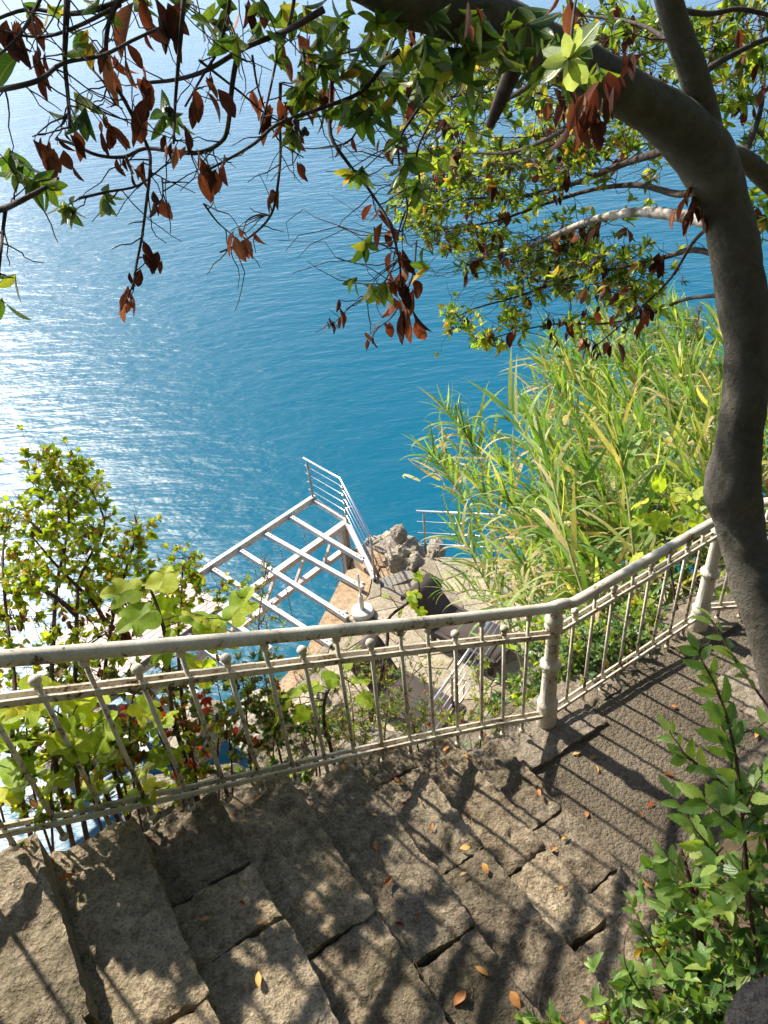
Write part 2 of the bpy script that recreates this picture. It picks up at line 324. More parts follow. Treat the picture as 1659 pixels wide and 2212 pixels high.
def m_sea():
    m, n = mat('sea water'); P = pos(n)
    mp = N(n, 'ShaderNodeMapping'); mp.inputs['Rotation'].default_value = (0, 0, R(-14)); mp.inputs['Scale'].default_value = (.42, 1., 1.); n.links.new(P, mp.inputs[0]); V = mp.outputs[0]
    a = tex(n, .75, 3, .5, vec=V); b = tex(n, 2.3, 3, .55, vec=V); c = tex(n, 6., 3, .6, vec=V); big = tex(n, .05, 3, .6, vec=P)
    a.inputs['Distortion'].default_value = .15; b.inputs['Distortion'].default_value = .2
    sh = lambda x: mth(n, 'SUBTRACT', 1., mth(n, 'MULTIPLY', mth(n, 'ABSOLUTE', mth(n, 'SUBTRACT', x, .5)), 2.))
    h = mth(n, 'ADD', mth(n, 'MULTIPLY', a.outputs[0], .105), mth(n, 'ADD', mth(n, 'MULTIPLY', b.outputs[0], .08), mth(n, 'MULTIPLY', c.outputs[0], .02)))
    calm = ramp(n, [(.35, (.75, .75, .75)), (.65, (1.1, 1.1, 1.1))], big.outputs[0]).outputs[0]
    h = mth(n, 'MULTIPLY', h, calm)
    nb = bump(n, h, 1., 1.)
    df = N(n, 'ShaderNodeBsdfDiffuse'); df.inputs[0].default_value = (.0001, .078, .132, 1)
    gl = N(n, 'ShaderNodeBsdfGlossy', distribution='BECKMANN'); gl.inputs['Color'].default_value = (1, 1, 1, 1); gl.inputs['Roughness'].default_value = .41; n.links.new(nb, gl.inputs['Normal'])
    fr = N(n, 'ShaderNodeFresnel'); fr.inputs[0].default_value = 1.333; n.links.new(nb, fr.inputs['Normal'])
    mx = N(n, 'ShaderNodeMixShader'); n.links.new(fr.outputs[0], mx.inputs[0]); n.links.new(df.outputs[0], mx.inputs[1]); n.links.new(gl.outputs[0], mx.inputs[2])
    o = N(n, 'ShaderNodeOutputMaterial'); n.links.new(mx.outputs[0], o.inputs[0])
    return m
M['sea'] = m_sea()

# ------------------------------------------------------------------ leaves: shared templates, the largest as parts, the rest as one mass
def tmpl(kind, var=0):
    r = random.Random(hash_(kind)+var); V = []; Fc = []; U = []
    def strip(rows, width, fold, arch, serr=0., twist=0.):
        for i, (v, wd) in enumerate(rows):
            z = -arch*v*v; hw = wd*width/2; tw = twist*v
            if serr and 0 < i < len(rows)-1: hw *= 1+serr*(1 if i % 2 else -1)
            for k, sx in enumerate((-1, 0, 1)):
                x = sx*hw*math.cos(fold); zz = z+abs(sx)*hw*math.sin(fold)
                V.append((x*math.cos(tw)-(zz-z)*math.sin(tw), v*(1-.3*arch*v), zz*1.+x*math.sin(tw))); U.append((.5+.5*sx, v))
            if i:
                b = 3*i; Fc.extend([(b-3, b-2, b+1, b), (b-2, b-1, b+2, b+1)])
    if kind == 'laurel': strip([(0, .06), (.12, .5), (.32, .92), (.52, 1), (.72, .8), (.88, .42), (1, .02)], .4, R(14+8*var), .12+.1*var, 0, .2*(var-1))
    elif kind == 'round': strip([(0, .08), (.2, .8), (.5, 1), (.8, .72), (1, .05)], .56, R(10+10*var), .1*var)
    elif kind == 'narrow': strip([(0, .1), (.3, .95), (.6, .85), (1, .04)], .24, R(15), .1+.1*var)
    elif kind == 'serr':
        rows = [(i/13, max(.02, math.sin(math.pi*(i/13)**.8)**.8)) for i in range(14)]; rows[0] = (0, .04); rows[-1] = (1, .02)
        strip(rows, .47, R(12+8*var), .1+.12*var, .1, .25*(var-1))
    elif kind == 'dead':
        rows = [(0, .05), (.08, .32), (.18, .66), (.3, .9), (.42, 1), (.54, .97 if var != 1 else .86), (.66, .86), (.78, .66 if var != 2 else .56), (.89, .38), (1, .03)]
        strip(rows, .54, R(20+14*var), .28-.22*var, 0, .55*(var-1))
    elif kind == 'fig':
        o = [(0, 0), (.1, -.08), (.24, -.1), (.38, -.04), (.47, .08), (.46, .2), (.37, .29), (.45, .4), (.54, .52), (.575, .65), (.53, .75), (.43, .76), (.32, .68), (.235, .58), (.235, .7), (.245, .84), (.2, .95), (.1, 1.03), (0, 1.06)]
        if var == 1: o = [(0, 0), (.12, -.06), (.28, -.06), (.42, .02), (.51, .15), (.53, .3), (.49, .42), (.45, .5), (.46, .62), (.43, .74), (.35, .79), (.27, .75), (.22, .74), (.21, .84), (.17, .93), (.09, 1.0), (0, 1.03)]
        n = len(o); zf = lambda x, y: .2*abs(x)+.05*math.sin(9*y+5*x+var)+.035*math.sin(14*x+6*y)-.18*y*y-.5*x*x
        for sgn in (1, -1):
            b = len(V)
            for x, y in o: V.append((sgn*x, y, zf(x, y))); U.append((.5+sgn*x*.9, y))
            for i_, (x, y) in enumerate(o): ym = .95*i_/(n-1); V.append((sgn*x*.45, (y+ym)*.5, zf(x*.45, (y+ym)*.5))); U.append((.5+sgn*x*.4, (y+ym)*.5))
            for i_ in range(n): ym = .02+.98*i_/(n-1); V.append((0, ym, zf(0, ym)-.015)); U.append((.5, ym))
            for i_ in range(n-1):
                for a_, c_ in ((0, n), (n, 2*n)):
                    q = (b+a_+i_, b+a_+i_+1, b+c_+i_+1, b+c_+i_); Fc.append(q if sgn > 0 else q[::-1])
    elif kind == 'reed':
        K = 8; dr = (.15, .55, 1.0, 1.6)[var]; p = np.array([0., 0, 0]); el = .35
        for i in range(K+1):
            v = i/K; wd = .066*(1-v**2.2)*(.55+.45*min(1, v*6))+.0008
            V.extend([(p[0]-wd/2, p[1], p[2]+wd*.16), (p[0]+wd/2, p[1], p[2]+wd*.16)]); U.extend([(.1, v), (.9, v)])
            el -= dr*1.5/K*(.4+1.5*v); p = p+np.array([.012*math.sin(var+3*v), math.cos(el), math.sin(el)])/K
            if i: b = 2*i; Fc.append((b-2, b-1, b+1, b))
    return np.array(V, float), Fc, np.array(U, float)
def hash_(s): return sum(ord(c)*(i+3) for i, c in enumerate(s))
_T = {}
def T(kind, var):
    if (kind, var) not in _T: _T[(kind, var)] = tmpl(kind, var)
    return _T[(kind, var)]
NVAR = dict(laurel=3, round=2, narrow=2, serr=3, dead=3, fig=2, reed=4)
_LM = {}
def leaf_mesh(kind, var, mk):
    key = (kind, var, mk)
    if key not in _LM:
        V, Fc, U = T(kind, var); me = bpy.data.meshes.new(kind+'_leaf'); me.from_pydata([tuple(v) for v in V], [], Fc); me.update()
        uv = me.uv_layers.new(name='UVMap'); li = np.empty(len(me.loops), int); me.loops.foreach_get('vertex_index', li); uv.data.foreach_set('uv', U[li].ravel())
        me.materials.append(M[mk]); me.polygons.foreach_set('use_smooth', [True]*len(me.polygons)); _LM[key] = me
    return _LM[key]
def frame(d, n):
    y = nrm(d); z = np.array(n, float); z = z-y*(z@y); z = nrm(z if np.linalg.norm(z) > 1e-3 else np.cross(y, [1, .3, .2])); return np.stack([np.cross(y, z), y, z], 1)
class Leaves:
    def __init__(s): s.L = []
    def add(s, p, d, n, size, kind, mk, var=None):
        v = random.randrange(NVAR[kind]) if var is None else var
        s.L.append((kind, v, mk, np.array(p, float), frame(d, n)*size, size))
    def rosette(s, p, ax, n, size, kind='laurel', mk='lf_tree', spread=1.):
        ax = nrm(ax); a = frame(ax, [.3, .2, 1]); ph = rnd(0, 6.28)
        for i in range(n):
            th = ph+2.399*i; e = rnd(.35, 1.1)*spread; rad = a[:, 0]*math.cos(th)+a[:, 2]*math.sin(th)
            d = ax*math.cos(e)+rad*math.sin(e)+UZ*rnd(-.25, .1); nn = ax*math.sin(e)-rad*math.cos(e)+UZ*.5+rng.normal(0, .25, 3)
            s.add(p-ax*size*.25*rnd(0, 1), d, nn, size*rnd(.7, 1.15), kind, mk)
    def hang(s, p, n, size, kind='dead', mk='lf_dead', spread=.6):
        for i in range(n):
            d = np.array([rnd(-spread, spread), rnd(-spread, spread), -1.]); s.add(p+rng.normal(0, size*.2, 3), d, rng.normal(0, 1, 3), size*rnd(.5, 1.3), kind if rnd(0, 1) < .75 else 'laurel', mk)
    def pair(s, a, b, n, size, kind, mk, droop=0.):                   # leaves in two ranks along a twig
        a = np.array(a); b = np.array(b); d = nrm(b-a); f = frame(d, UZ+rng.normal(0, .35, 3))
        for i in range(n):
            sd = f[:, 0]*(1 if i % 2 else -1); q = a+(b-a)*((i+.6)/n)
            s.add(q, sd*.8+d*.65+UZ*rnd(-.2-droop, .15), f[:, 2]+rng.normal(0, .3, 3), size*rnd(.75, 1.15), kind, mk)
        s.add(b, d, f[:, 2]+rng.normal(0, .2, 3), size, kind, mk)
    def build(s, parent, most=300, name='leaf', mass='foliage'):
        def px(l):
            x, y, z = project(l[3]+l[4][:, 1]*.5)
            return F*l[5]/z if (z > .2 and -40 < x < PW+40 and -40 < y < PH+40) else 0.
        L = sorted(s.L, key=px, reverse=True); k = 0
        for l in L[:most]:
            if px(l) < 9: break
            o = bpy.data.objects.new(name, leaf_mesh(l[0], l[1], l[2])); put(o, parent); k += 1
            o.matrix_basis = Matrix.Translation(Vector(l[3])) @ Matrix([list(map(float, r)) for r in l[4]]).to_4x4()
        rest = L[k:]
        if not rest: return
        mks = sorted(set(l[2] for l in rest)); VV = []; FF = []; UU = []; MI = []; base = 0
        for l in rest:
            V, Fc, U = T(l[0], l[1]); VV.append(V @ l[4].T+l[3]); UU.append(U); FF.extend([tuple(i+base for i in q) for q in Fc]); MI.extend([mks.index(l[2])]*len(Fc)); base += len(V)
        VV = np.vstack(VV); UU = np.vstack(UU); me = bpy.data.meshes.new(mass); me.from_pydata(VV.tolist(), [], FF); me.update()
        uv = me.uv_layers.new(name='UVMap'); li = np.empty(len(me.loops), int); me.loops.foreach_get('vertex_index', li); uv.data.foreach_set('uv', UU[li].ravel())
        for k_ in mks: me.materials.append(M[k_])
        me.polygons.foreach_set('material_index', MI); me.polygons.foreach_set('use_smooth', [True]*len(me.polygons))
        o = put(bpy.data.objects.new(mass, me), parent); o['kind'] = 'stuff'
def wig(a, b, n=5, amp=.08, sag=0.):                                  # a crooked line from a to b
    a = np.array(a, float); b = np.array(b, float); L = np.linalg.norm(b-a); P = [a]; off = np.zeros(3)
    for i in range(1, n):
        t = i/n; off = off+rng.normal(0, amp*L/n, 3); P.append(a+(b-a)*t+off*math.sin(math.pi*t)+UZ*(-sag*L*4*t*(1-t)))
    P.append(b); return np.array(P)

# ================================================================== SETTING
SEA = -11.2; TER = -9.4; LAND = -3.57
# sea: one sheet to the horizon
mb = MB(); mb.add([(-9000, -300, SEA), (9000, -300, SEA), (9000, 14000, SEA), (-9000, 14000, SEA)], [(0, 1, 2, 3)])
tag(mb.build('sea', M['sea']), kind='structure')

# cliff under the railing
NOSE = [-.99, -.68, -.37, -.06, .25, .56, .87, 1.15, 1.42, 1.69]; TREAD = [-2.13, -2.27, -2.41, -2.55, -2.68, -2.83, -2.98, -3.12, -3.27, -3.42]
def stepz(s):
    for n_, z in zip(NOSE, TREAD):
        if s < n_: return z
    return LAND
def cliff_p(s, k):                                                    # k 0..1 from top to foot
    zt = min(LAND+.02, -3.57+max(0, 1.69-s)*.487) - .06
    g = min(1, max(0, (s+.45)/.4))*min(1, max(.15, (1.6-s)/.4)); tt = np.interp(k, [0, .06, .3, .55, .78, .93, 1], [-.05, -.42-.5*g, -.9-.35*g, -1.5-.2*g, -2.3, -3.0, -3.3])
    z = np.interp(k, [0, .06, .3, .55, .78, .93, 1], [zt, zt-.33, -5.0, -6.9, -8.4, -9.55, -12.5])
    p = st(s, tt, z); a = min(1, k*6)
    return p+(ET*-1+UZ*.4)*a*(.35*fbm(p, 4, .55)+.14*fbm(p+9, 4, 1.9))
mb = MB(); NS, NK = 90, 46
mb.add([cliff_p(-5+i*15/NS, j/NK) for i in range(NS+1) for j in range(NK+1)], [(i*(NK+1)+j, i*(NK+1)+j+1, (i+1)*(NK+1)+j+1, (i+1)*(NK+1)+j) for i in range(NS) for j in range(NK)])
tag(mb.build('cliff', M['cliff'], smooth=True), kind='structure')

# worn stone steps: every stone its own piece
stairs = thing('stone_steps', 'weathered grey stone steps descending along the white iron railing', 'stairs', st(.5, .6, -3.2))
def stone(s0, s1, t0, t1, z, depth, seed, res=.0135, rough=.015, round_=.006, parent=stairs, mk='step', name='step_stone', tilt=(0, 0)):
    nx = max(4, int((s1-s0)/res)); ny = max(4, int((t1-t0)/res)); V = []; Fc = []; so_ = seed*7.3
    ins = lambda i, n: min(i, n-i)
    for i in range(nx+1):
        for j in range(ny+1):
            a = i/nx; b = j/ny; s = s0+(s1-s0)*a; t = t0+(t1-t0)*b
            ed = min(ins(i, nx)*(s1-s0)/nx, ins(j, ny)*(t1-t0)/ny)
            k = max(0, 1-ed/.03)
            q = Vector((s*3, t*3, so_))
            s += k*.013*noise.noise(q*2.3)+k*.01*noise.noise(q*9); t += k*.013*noise.noise(q*2.3+Vector((5, 1, 2)))+k*.008*noise.noise(q*9+Vector((1, 7, 0)))
            h = rough*1.5*fbm((s*4+so_, t*4, so_), 3)+rough*.75*fbm((s*17, t*17+so_, 3), 4)+rough*.45*fbm((s*48, t*48+so_, 5), 3)-rough*.5*abs(fbm((s*21+3, t*9+so_, 1), 3))
            pit = noise.noise(Vector((s*13+so_, t*13, 2)))
            h -= rough*.9*max(0, pit-.22)
            ck = 1-abs(noise.noise(Vector((s*2.6+so_, t*4.2, 8+so_)))+.05*noise.noise(Vector((s*30, t*30, 1))))*17
            h -= max(0, ck)*.014
            h -= round_*k*k*(1+.7*noise.noise(q*5))
            V.append(st(s, t, z+h+tilt[0]*(a-.5)+tilt[1]*(b-.5)))
    for i in range(nx):
        for j in range(ny): Fc.append((i*(ny+1)+j, (i+1)*(ny+1)+j, (i+1)*(ny+1)+j+1, i*(ny+1)+j+1))
    ring = [i*(ny+1) for i in range(nx+1)]+[nx*(ny+1)+j for j in range(1, ny+1)]+[i*(ny+1)+ny for i in range(nx-1, -1, -1)]+[j for j in range(ny-1, 0, -1)]
    b0 = len(V); V.extend([V[r_].copy() for r_ in ring]); prev = list(range(b0, b0+len(ring)))
    for lv in (.35, 1.):
        b0 = len(V)
        for r_ in ring:
            p = V[r_]; q = Vector((p[0]*9, p[1]*9, lv*3+so_)); V.append(p-UZ*depth*lv+np.array([noise.noise(q), noise.noise(q+Vector((4, 4, 4))), 0])*.012)
        cur = list(range(b0, b0+len(ring)))
        for k in range(len(ring)):
            k2 = (k+1) % len(ring); Fc.append((prev[k], cur[k], cur[k2], prev[k2]))
        prev = cur
    m = MB(); m.add(V, [f[::-1] for f in Fc]); return m.build(name, M[mk], parent, smooth=True)
JOINT = {0: [.9], 1: [.8], 2: [.62], 3: [.72], 4: [.31, .56], 5: [.665], 6: [.86], 7: [.06, .56], 8: [.66, 1.04], 9: [.5, .86]}
START = [-.1, -.1, -.06, -.04, -.05, -.1, -.08, -.16, -.1, -.02]
for k in range(10):
    s1 = NOSE[k]; s0 = (NOSE[k-1] if k else s1-.31)-.045
    ts = [START[k]]+JOINT[k]+[1.75]
    for j in range(len(ts)-1):
        ds = rnd(-.006, .006)
        stone(s0+rnd(0, .02), s1+ds, ts[j]+.003, ts[j+1]-((.006 if (k+j) % 3 else .02) if j < len(ts)-2 else 0), TREAD[k]+rnd(-.005, .005), .17, k*5+j+1, tilt=(rnd(-.009, .009), rnd(-.008, .008)), rough=.015 if k > 2 else .012)
mb = MB()
for k in range(10):
    s1 = NOSE[k]-.035; s0 = (NOSE[k-1] if k else s1-.4)-.05; c = [st(s, t, 0) for s, t in ((s0, -.03), (s1, -.03), (s1, 1.8), (s0, 1.8))]
    mb.prism(ccw([p[:2] for p in c]), TREAD[k]-.4, TREAD[k]-.055-.001*k)
mb.build('bedding_soil', M['soil'], stairs)

# landing of worn gravel concrete
def sheet(name, s0, s1, t0, t1, zf, res, mk, kind='structure', parent=None):
    nx = int((s1-s0)/res); ny = int((t1-t0)/res); V = []
    for i in range(nx+1):
        for j in range(ny+1):
            s = s0+(s1-s0)*i/nx; t = t0+(t1-t0)*j/ny; V.append(st(s, t, zf(s, t)))
    m = MB(); m.add(V, [(i*(ny+1)+j, i*(ny+1)+j+1, (i+1)*(ny+1)+j+1, (i+1)*(ny+1)+j) for i in range(nx) for j in range(ny)])
    o = m.build(name, M[mk], parent, smooth=True)
    if kind: o['kind'] = kind
    return o
sheet('landing', 1.6, 6.5, -.1, 1.9, lambda s, t: LAND+.008*fbm((s*2, t*2, 1), 3)+.0045*fbm((s*22, t*22, 4), 3)-.3*max(0, -.06-t), .03, 'gravel')
# kerb slabs under the railing, and the flat slabs beyond
kerb = thing('kerb_slabs', 'flat concrete kerb slabs under the foot of the iron posts', 'kerb', st(2., .05, LAND))
stone(1.705, 2.30, -.17, .185, LAND+.035, .2, 71, rough=.004, round_=.008, parent=kerb, mk='curb', name='slab')
stone(3.02, 3.5, -.17, .12, LAND+.03, .2, 73, rough=.004, round_=.008, parent=kerb, mk='curb', name='slab')
stone(2.32, 2.62, -.17, .06, LAND+.02, .2, 72, rough=.006, round_=.012, parent=kerb, mk='curb', name='slab')
far = thing('paving_slabs', 'two worn stone slabs set flat in the landing beside the tree trunk', 'paving', st(3.2, .6, LAND))
stone(2.95, 3.55, .33, .74, LAND+.03, .12, 74, rough=.007, parent=far, mk='curb', name='slab')
stone(2.62, 3.5, .76, 1.25, LAND+.035, .12, 75, rough=.007, parent=far, mk='curb', name='slab')
# earth bank on the camera side
def bankz(s, t):
    e = 1.16+.16*math.sin(s*2.1)+(.5 if s < 1. else .5*max(0, 1.35-s)/.35)+.18*max(0, s-2.2)
    r_ = max(0., t-e); base = stepz(s)-.1 if s < 1.69 else LAND-.06
    return base+.12*min(1, max(0, (t-e+.1)/.2))+1.15*min(r_, .8)+.4*max(0, r_-.8)+.04*fbm((s*4, t*4, 7), 4)*min(1, r_*5)
sheet('bank', .7, 7., 1.0, 4., bankz, .06, 'soil')

# wooded hillside behind and beside the viewer, out of view, added to cut sky fill
mb = MB(); NA, NR = 60, 18; V = []
for i in range(NA+1):
    az = R(52+(276-52)*i/NA); sl_ = 1.5*min(1, i/6, (NA-i)/8+.15)
    for j in range(NR+1):
        r_ = 3.4+14*(j/NR)**1.3; q = np.array([math.sin(az)*r_, math.cos(az)*r_, -3.6+.9*min(1, j/3)+(r_-3.4)*sl_]); V.append(q+np.array([0, 0, 1])*.9*fbm(q, 4, .5)*min(1, j/4))
mb.add(V, [(i*(NR+1)+j, i*(NR+1)+j+1, (i+1)*(NR+1)+j+1, (i+1)*(NR+1)+j) for i in range(NA) for j in range(NR)])
M['hill'] = m_simple('wooded hillside', (.02, .03, .012), (.07, .075, .035), .95, 0, 1.5, .3, .1)
tag(mb.build('unseen_hillside', M['hill'], smooth=True), kind='structure')

# ------------------------------------------------------------------ lower terrace, pier, rocks
def P2(x, y, z=TER): return onz(x, y, z)[:2]
ter = thing('stone_terrace', 'pale crazy paved sun terrace at the foot of the cliff', 'terrace', (*P2(950, 1330), TER))
outline = ccw([P2(*p) for p in [(903, 1203), (1000, 1203), (1145, 1212), (1520, 1240), (1560, 1700), (560, 1700), (612, 1520), (690, 1402), (742, 1348), (797, 1284), (806, 1246), (822, 1247), (823, 1268), (885, 1258), (905, 1232)]])
mb = MB(); mb.prism(outline, SEA-.6, TER-.022); mb.build('terrace_base', M['mortar'], ter)
def inside(p, poly):
    c = False; j = len(poly)-1
    for i in range(len(poly)):
        if (poly[i][1] > p[1]) != (poly[j][1] > p[1]) and p[0] < (poly[j][0]-poly[i][0])*(p[1]-poly[i][1])/(poly[j][1]-poly[i][1])+poly[i][0]: c = not c
        j = i
    return c
def clip(poly, m, n_):                                                # keep the side where (p-m).n < 0
    out = []
    for i in range(len(poly)):
        a = poly[i]; b = poly[(i+1) % len(poly)]; da = (a-m)@n_; db = (b-m)@n_
        if da <= 0: out.append(a)
        if da*db < 0: out.append(a+(b-a)*(da/(da-db)))
    return out
def paving(poly, cell, z, thick, mk, parent, gap=.008, seed=3, name='flagstone', keep=lambda p: True):
    r = np.random.default_rng(seed); lo = np.min(poly, 0); hi = np.max(poly, 0); S = []
    y = lo[1]
    while y < hi[1]+cell:
        x = lo[0]
        while x < hi[0]+cell: S.append(np.array([x, y])+r.uniform(-.5, .5, 2)*cell); x += cell
        y += cell*.85
    for c in S:
        if not inside(c, poly) or not keep(c): continue
        cellp = [c+np.array(d)*cell*1.3 for d in ((-1, -1), (1, -1), (1, 1), (-1, 1))]
        for o in S:
            if o is c or np.linalg.norm(o-c) > cell*3: continue
            d = nrm(o-c); cellp = clip(cellp, (o+c)/2-d*gap, d)
            if len(cellp) < 3: break
        for i in range(len(poly)):
            a, b = poly[i], poly[(i+1) % len(poly)]
            if min(np.linalg.norm(c-a), np.linalg.norm(c-b), np.linalg.norm(c-(a+b)/2)) < 1.2 or np.linalg.norm(b-a) > 1.5:
                d = nrm(b-a); n_ = np.array([d[1], -d[0]])
                if (c-a)@n_ < 0 and abs((c-a)@n_) < cell*1.5 and -cell < (c-a)@d < np.linalg.norm(b-a)+cell: cellp = clip(cellp, a-n_*.01, n_)
            if len(cellp) < 3: break
        if len(cellp) < 3: continue
        dz = r.uniform(-.005, .007); inner = [p+(c-p)*.04 for p in cellp]; n = len(cellp); m = MB()
        V = [(*p, z-thick) for p in cellp]+[(*p, z-.006+dz) for p in cellp]+[(*p, z+dz) for p in inner]
        m.add(V, [(i+n*l, (i+1) % n+n*l, (i+1) % n+n*(l+1), i+n*(l+1)) for l in (0, 1) for i in range(n)]+[tuple(range(2*n, 3*n))])
        m.build(name, M[mk], parent)
paving(outline, .46, TER, .04, 'flag', ter, keep=lambda p: (project(np.array([p[0], p[1], TER]))[1] < 1640))
pier = thing('concrete_pier', 'orange stained concrete ledge carrying the ends of the deck beams', 'pier', (*P2(740, 1300), TER))
pp = ccw([P2(*p) for p in [(770, 1222), (803, 1243), (794, 1282), (739, 1346), (688, 1400), (610, 1518), (560, 1518), (655, 1410), (683, 1354), (731, 1256), (750, 1228)]])
mb = MB(); mb.prism(pp, SEA-.6, TER-.05); mb.build('pier_body', M['pier'], pier)
low = thing('sea_path', 'narrow low path of grey and ochre flags going down behind the railing', 'path', (*P2(850, 1240, -9.7), -9.7))
lp = ccw([P2(*p, -9.62) for p in [(762, 1195), (800, 1172), (842, 1205), (860, 1235), (905, 1236), (890, 1275), (815, 1275), (800, 1248)]])
mb = MB(); mb.prism(lp, SEA-.6, -9.66); mb.build('path_base', M['pier'], low)
paving(lp, .4, -9.62, .05, 'pier', low, seed=8)
mb = MB(); mb.prism(ccw([P2(*p, -9.5) for p in [(822, 1250), (884, 1228), (900, 1246), (826, 1272)]]), -9.7, -9.5); mb.build('tread', M['greyflag'], low)
def rock(name, c, size, seed, label, mk='rock', sub=4, amp=.34, flat=1.):
    import bmesh
    bm = bmesh.new(); bmesh.ops.create_icosphere(bm, subdivisions=sub, radius=1)
    for v in bm.verts:
        p = v.co.copy(); d = 1+amp*noise.noise(p*1.1+Vector((seed, 0, 0)))+amp*.6*noise.noise(p*2.4+Vector((0, seed, 0)))-amp*.5*abs(noise.noise(p*3.7+Vector((seed, seed, 0))))+amp*.16*noise.noise(p*9)
        d = round(d*9)/9*.35+d*.65
        v.co = Vector((p.x*size[0], p.y*size[1], p.z*size[2]))*d
    me = bpy.data.meshes.new(name); bm.to_mesh(me); bm.free(); me.materials.append(M[mk]); me.polygons.foreach_set('use_smooth', [sub > 4]*len(me.polygons))
    o = bpy.data.objects.new(name, me); col.objects.link(o); o.location = [float(x) for x in c]; o.rotation_euler = (0, 0, seed)
    tag(o, label, 'rock'); return o
rock('sea_rock', onz(868, 1228, -9.75)+UZ*.1, (.36, .32, .46), 3.1, 'large rugged grey rock standing beside the low sea path')
rock('sea_rock', onz(862, 1152, -9.2)-UZ*.02, (.2, .17, .19), 1.7, 'squarish pale stone perched on top of the rugged rock', amp=.16)
rock('sea_rock', onz(894, 1225, -9.6), (.26, .24, .3), 5.2, 'rounded grey rock wedged against the terrace corner')
rock('sea_rock', onz(815, 1178, -9.9), (.26, .2, .2), 6.4, 'flat brown rock under the slanting stainless railing')
rock('sea_rock', onz(940, 1196, -9.9), (.4, .2, .25), 7.7, 'dark low rock showing under the level stainless railing')
rock('sea_rock', onz(842, 1208, -9.95), (.45, .4, .3), 8.3, 'brown ledge rock in front of the rugged rock')
rock('sea_rock', onz(850, 1215, -10.6), (.75, .55, .7), 12.6, 'broad rock mass dropping into the water below the sea path')
for i, (x, y, z, s_, lab) in enumerate([(150, 1640, -9.5, .5, 'pale boulder behind the fig stems and left most bars'), (560, 1560, -9.3, .55, 'pale boulder at the foot of the fig sapling'), (235, 1590, -10.3, .6, 'grey boulder rising from the glittering water'), (690, 1530, -9.3, .4, 'cream coloured boulder beside the terrace loungers'), (420, 1580, -9.8, .6, 'brown boulder under the scarlet creeper')]):
    rock('shore_boulder', onz(x, y, z), (s_, s_*.8, s_*.7), 20.3+i*3.1, lab.replace('left most bars', 'leaning shrub'))
rock('edge_rock', st(.33, -.52, -3.36), (.2, .15, .13), 31.2, 'brown mossy rock at the cliff edge behind the scarlet creeper', 'cliff', 4, .3)
rock('edge_rock', st(.02, -.5, -3.2), (.2, .15, .13), 33.7, 'low brown rock under the large fig leaves at the step end', 'cliff', 4, .3)
rock('edge_rock', st(.68, -.55, -3.5), (.2, .15, .13), 35.7, 'earthy rock under the dark small leaved bush', 'cliff', 4, .3)
rock('wall_stone', onz(1668, 2215, -1.8)+np.array([.03, -.03, -.05]), (.12, .11, .1), 4.4, 'dark rough wall stone cut off by the lower corner', 'darkrock', 5, .2)

# ------------------------------------------------------------------ iron railing
rail = thing('iron_railing', 'white peeling iron stair railing with ball topped bars', 'railing', st(1., 0, -3.1))
HR1 = [(-160, 1437), (0, 1422), (186, 1408), (399, 1390), (576, 1379), (725, 1362), (848, 1350), (909, 1345), (1013, 1335), (1111, 1323), (1185, 1314)]
HR2 = [(1185, 1314), (1215, 1310), (1245, 1300), (1292, 1271), (1372, 1224), (1443, 1182), (1556, 1121)]
MR1 = [(-160, 1536), (0, 1512), (103, 1499), (214, 1484), (417, 1462), (585, 1442), (730, 1425), (853, 1408), (910, 1399), (1013, 1386), (1109, 1379), (1192, 1371)]
MR2 = [(1224, 1350), (1292, 1309), (1372, 1260), (1443, 1215), (1540, 1160)]
BR1 = [(-160, 1829), (0, 1793), (215, 1751), (400, 1711), (555, 1676), (690, 1641), (805, 1618), (913, 1593), (1012, 1573), (1135, 1551), (1180, 1542)]
BR2 = [(1205, 1522), (1273, 1486), (1335, 1443), (1405, 1403), (1499, 1329)]
def L3(pts): return np.array([onrail(*p) for p in pts])
h1, h2, m1, m2, b1, b2 = map(L3, (HR1, HR2, MR1, MR2, BR1, BR2))
def zfit(P, deg):
    s = [s_of(p) for p in P]; return np.poly1d(np.polyfit(s, P[:, 2], deg)), min(s), max(s)
hz1, s0_, s1_ = zfit(h1, 3); mz1, _, _ = zfit(m1, 3); bz1, _, _ = zfit(b1, 3); mz2, s2_, s3_ = zfit(m2, 1); bz2, _, _ = zfit(b2, 1); hz2, _, _ = zfit(h2[2:], 1)
print('rails', [round(float(f(s)), 3) for f in (hz1, mz1, bz1) for s in (-.5, 0, 1, 2)], [round(float(f(s)), 3) for f in (hz2, mz2, bz2) for s in (2.1, 3.2)], s0_, s1_, s2_, s3_)
S_P1, S_P2 = s_of(onz(1188, 1575, LAND)), s_of(onz(1503, 1358, LAND))
hp = [st(s, 0, hz1(s)) for s in np.linspace(-.75, S_P1-.05, 14)]+[st(s, 0, z) for s, z in ((S_P1, hz1(S_P1-.05)-.012), (S_P1+.06, (hz1(S_P1-.05)-.01)*.6+.4*hz2(S_P1+.1)))]+[st(s, 0, hz2(s)) for s in np.linspace(S_P1+.13, S_P2+.08, 7)]
mb = MB(); mb.tube(spline(hp, 3), .027, 14, rough=.03); mb.build('handrail', M['paint'], rail, True)
def flat(zf, a, b, nm, n=14, hw=.017):
    for sgn in (1, -1):
        mb = MB(); ss = np.linspace(a, b, n)
        for i in range(n-1): mb.beam(st(ss[i]-.002, sgn*.0175, zf(ss[i])), st(ss[i+1]+.002, sgn*.0175, zf(ss[i+1])), .009, hw+(.0003*(i % 2)))
        mb.build(nm, M['paint'], rail)
flat(mz1, -.75, S_P1-.02, 'middle_bar', hw=.026); flat(bz1, -.75, S_P1-.02, 'bottom_bar', hw=.022)
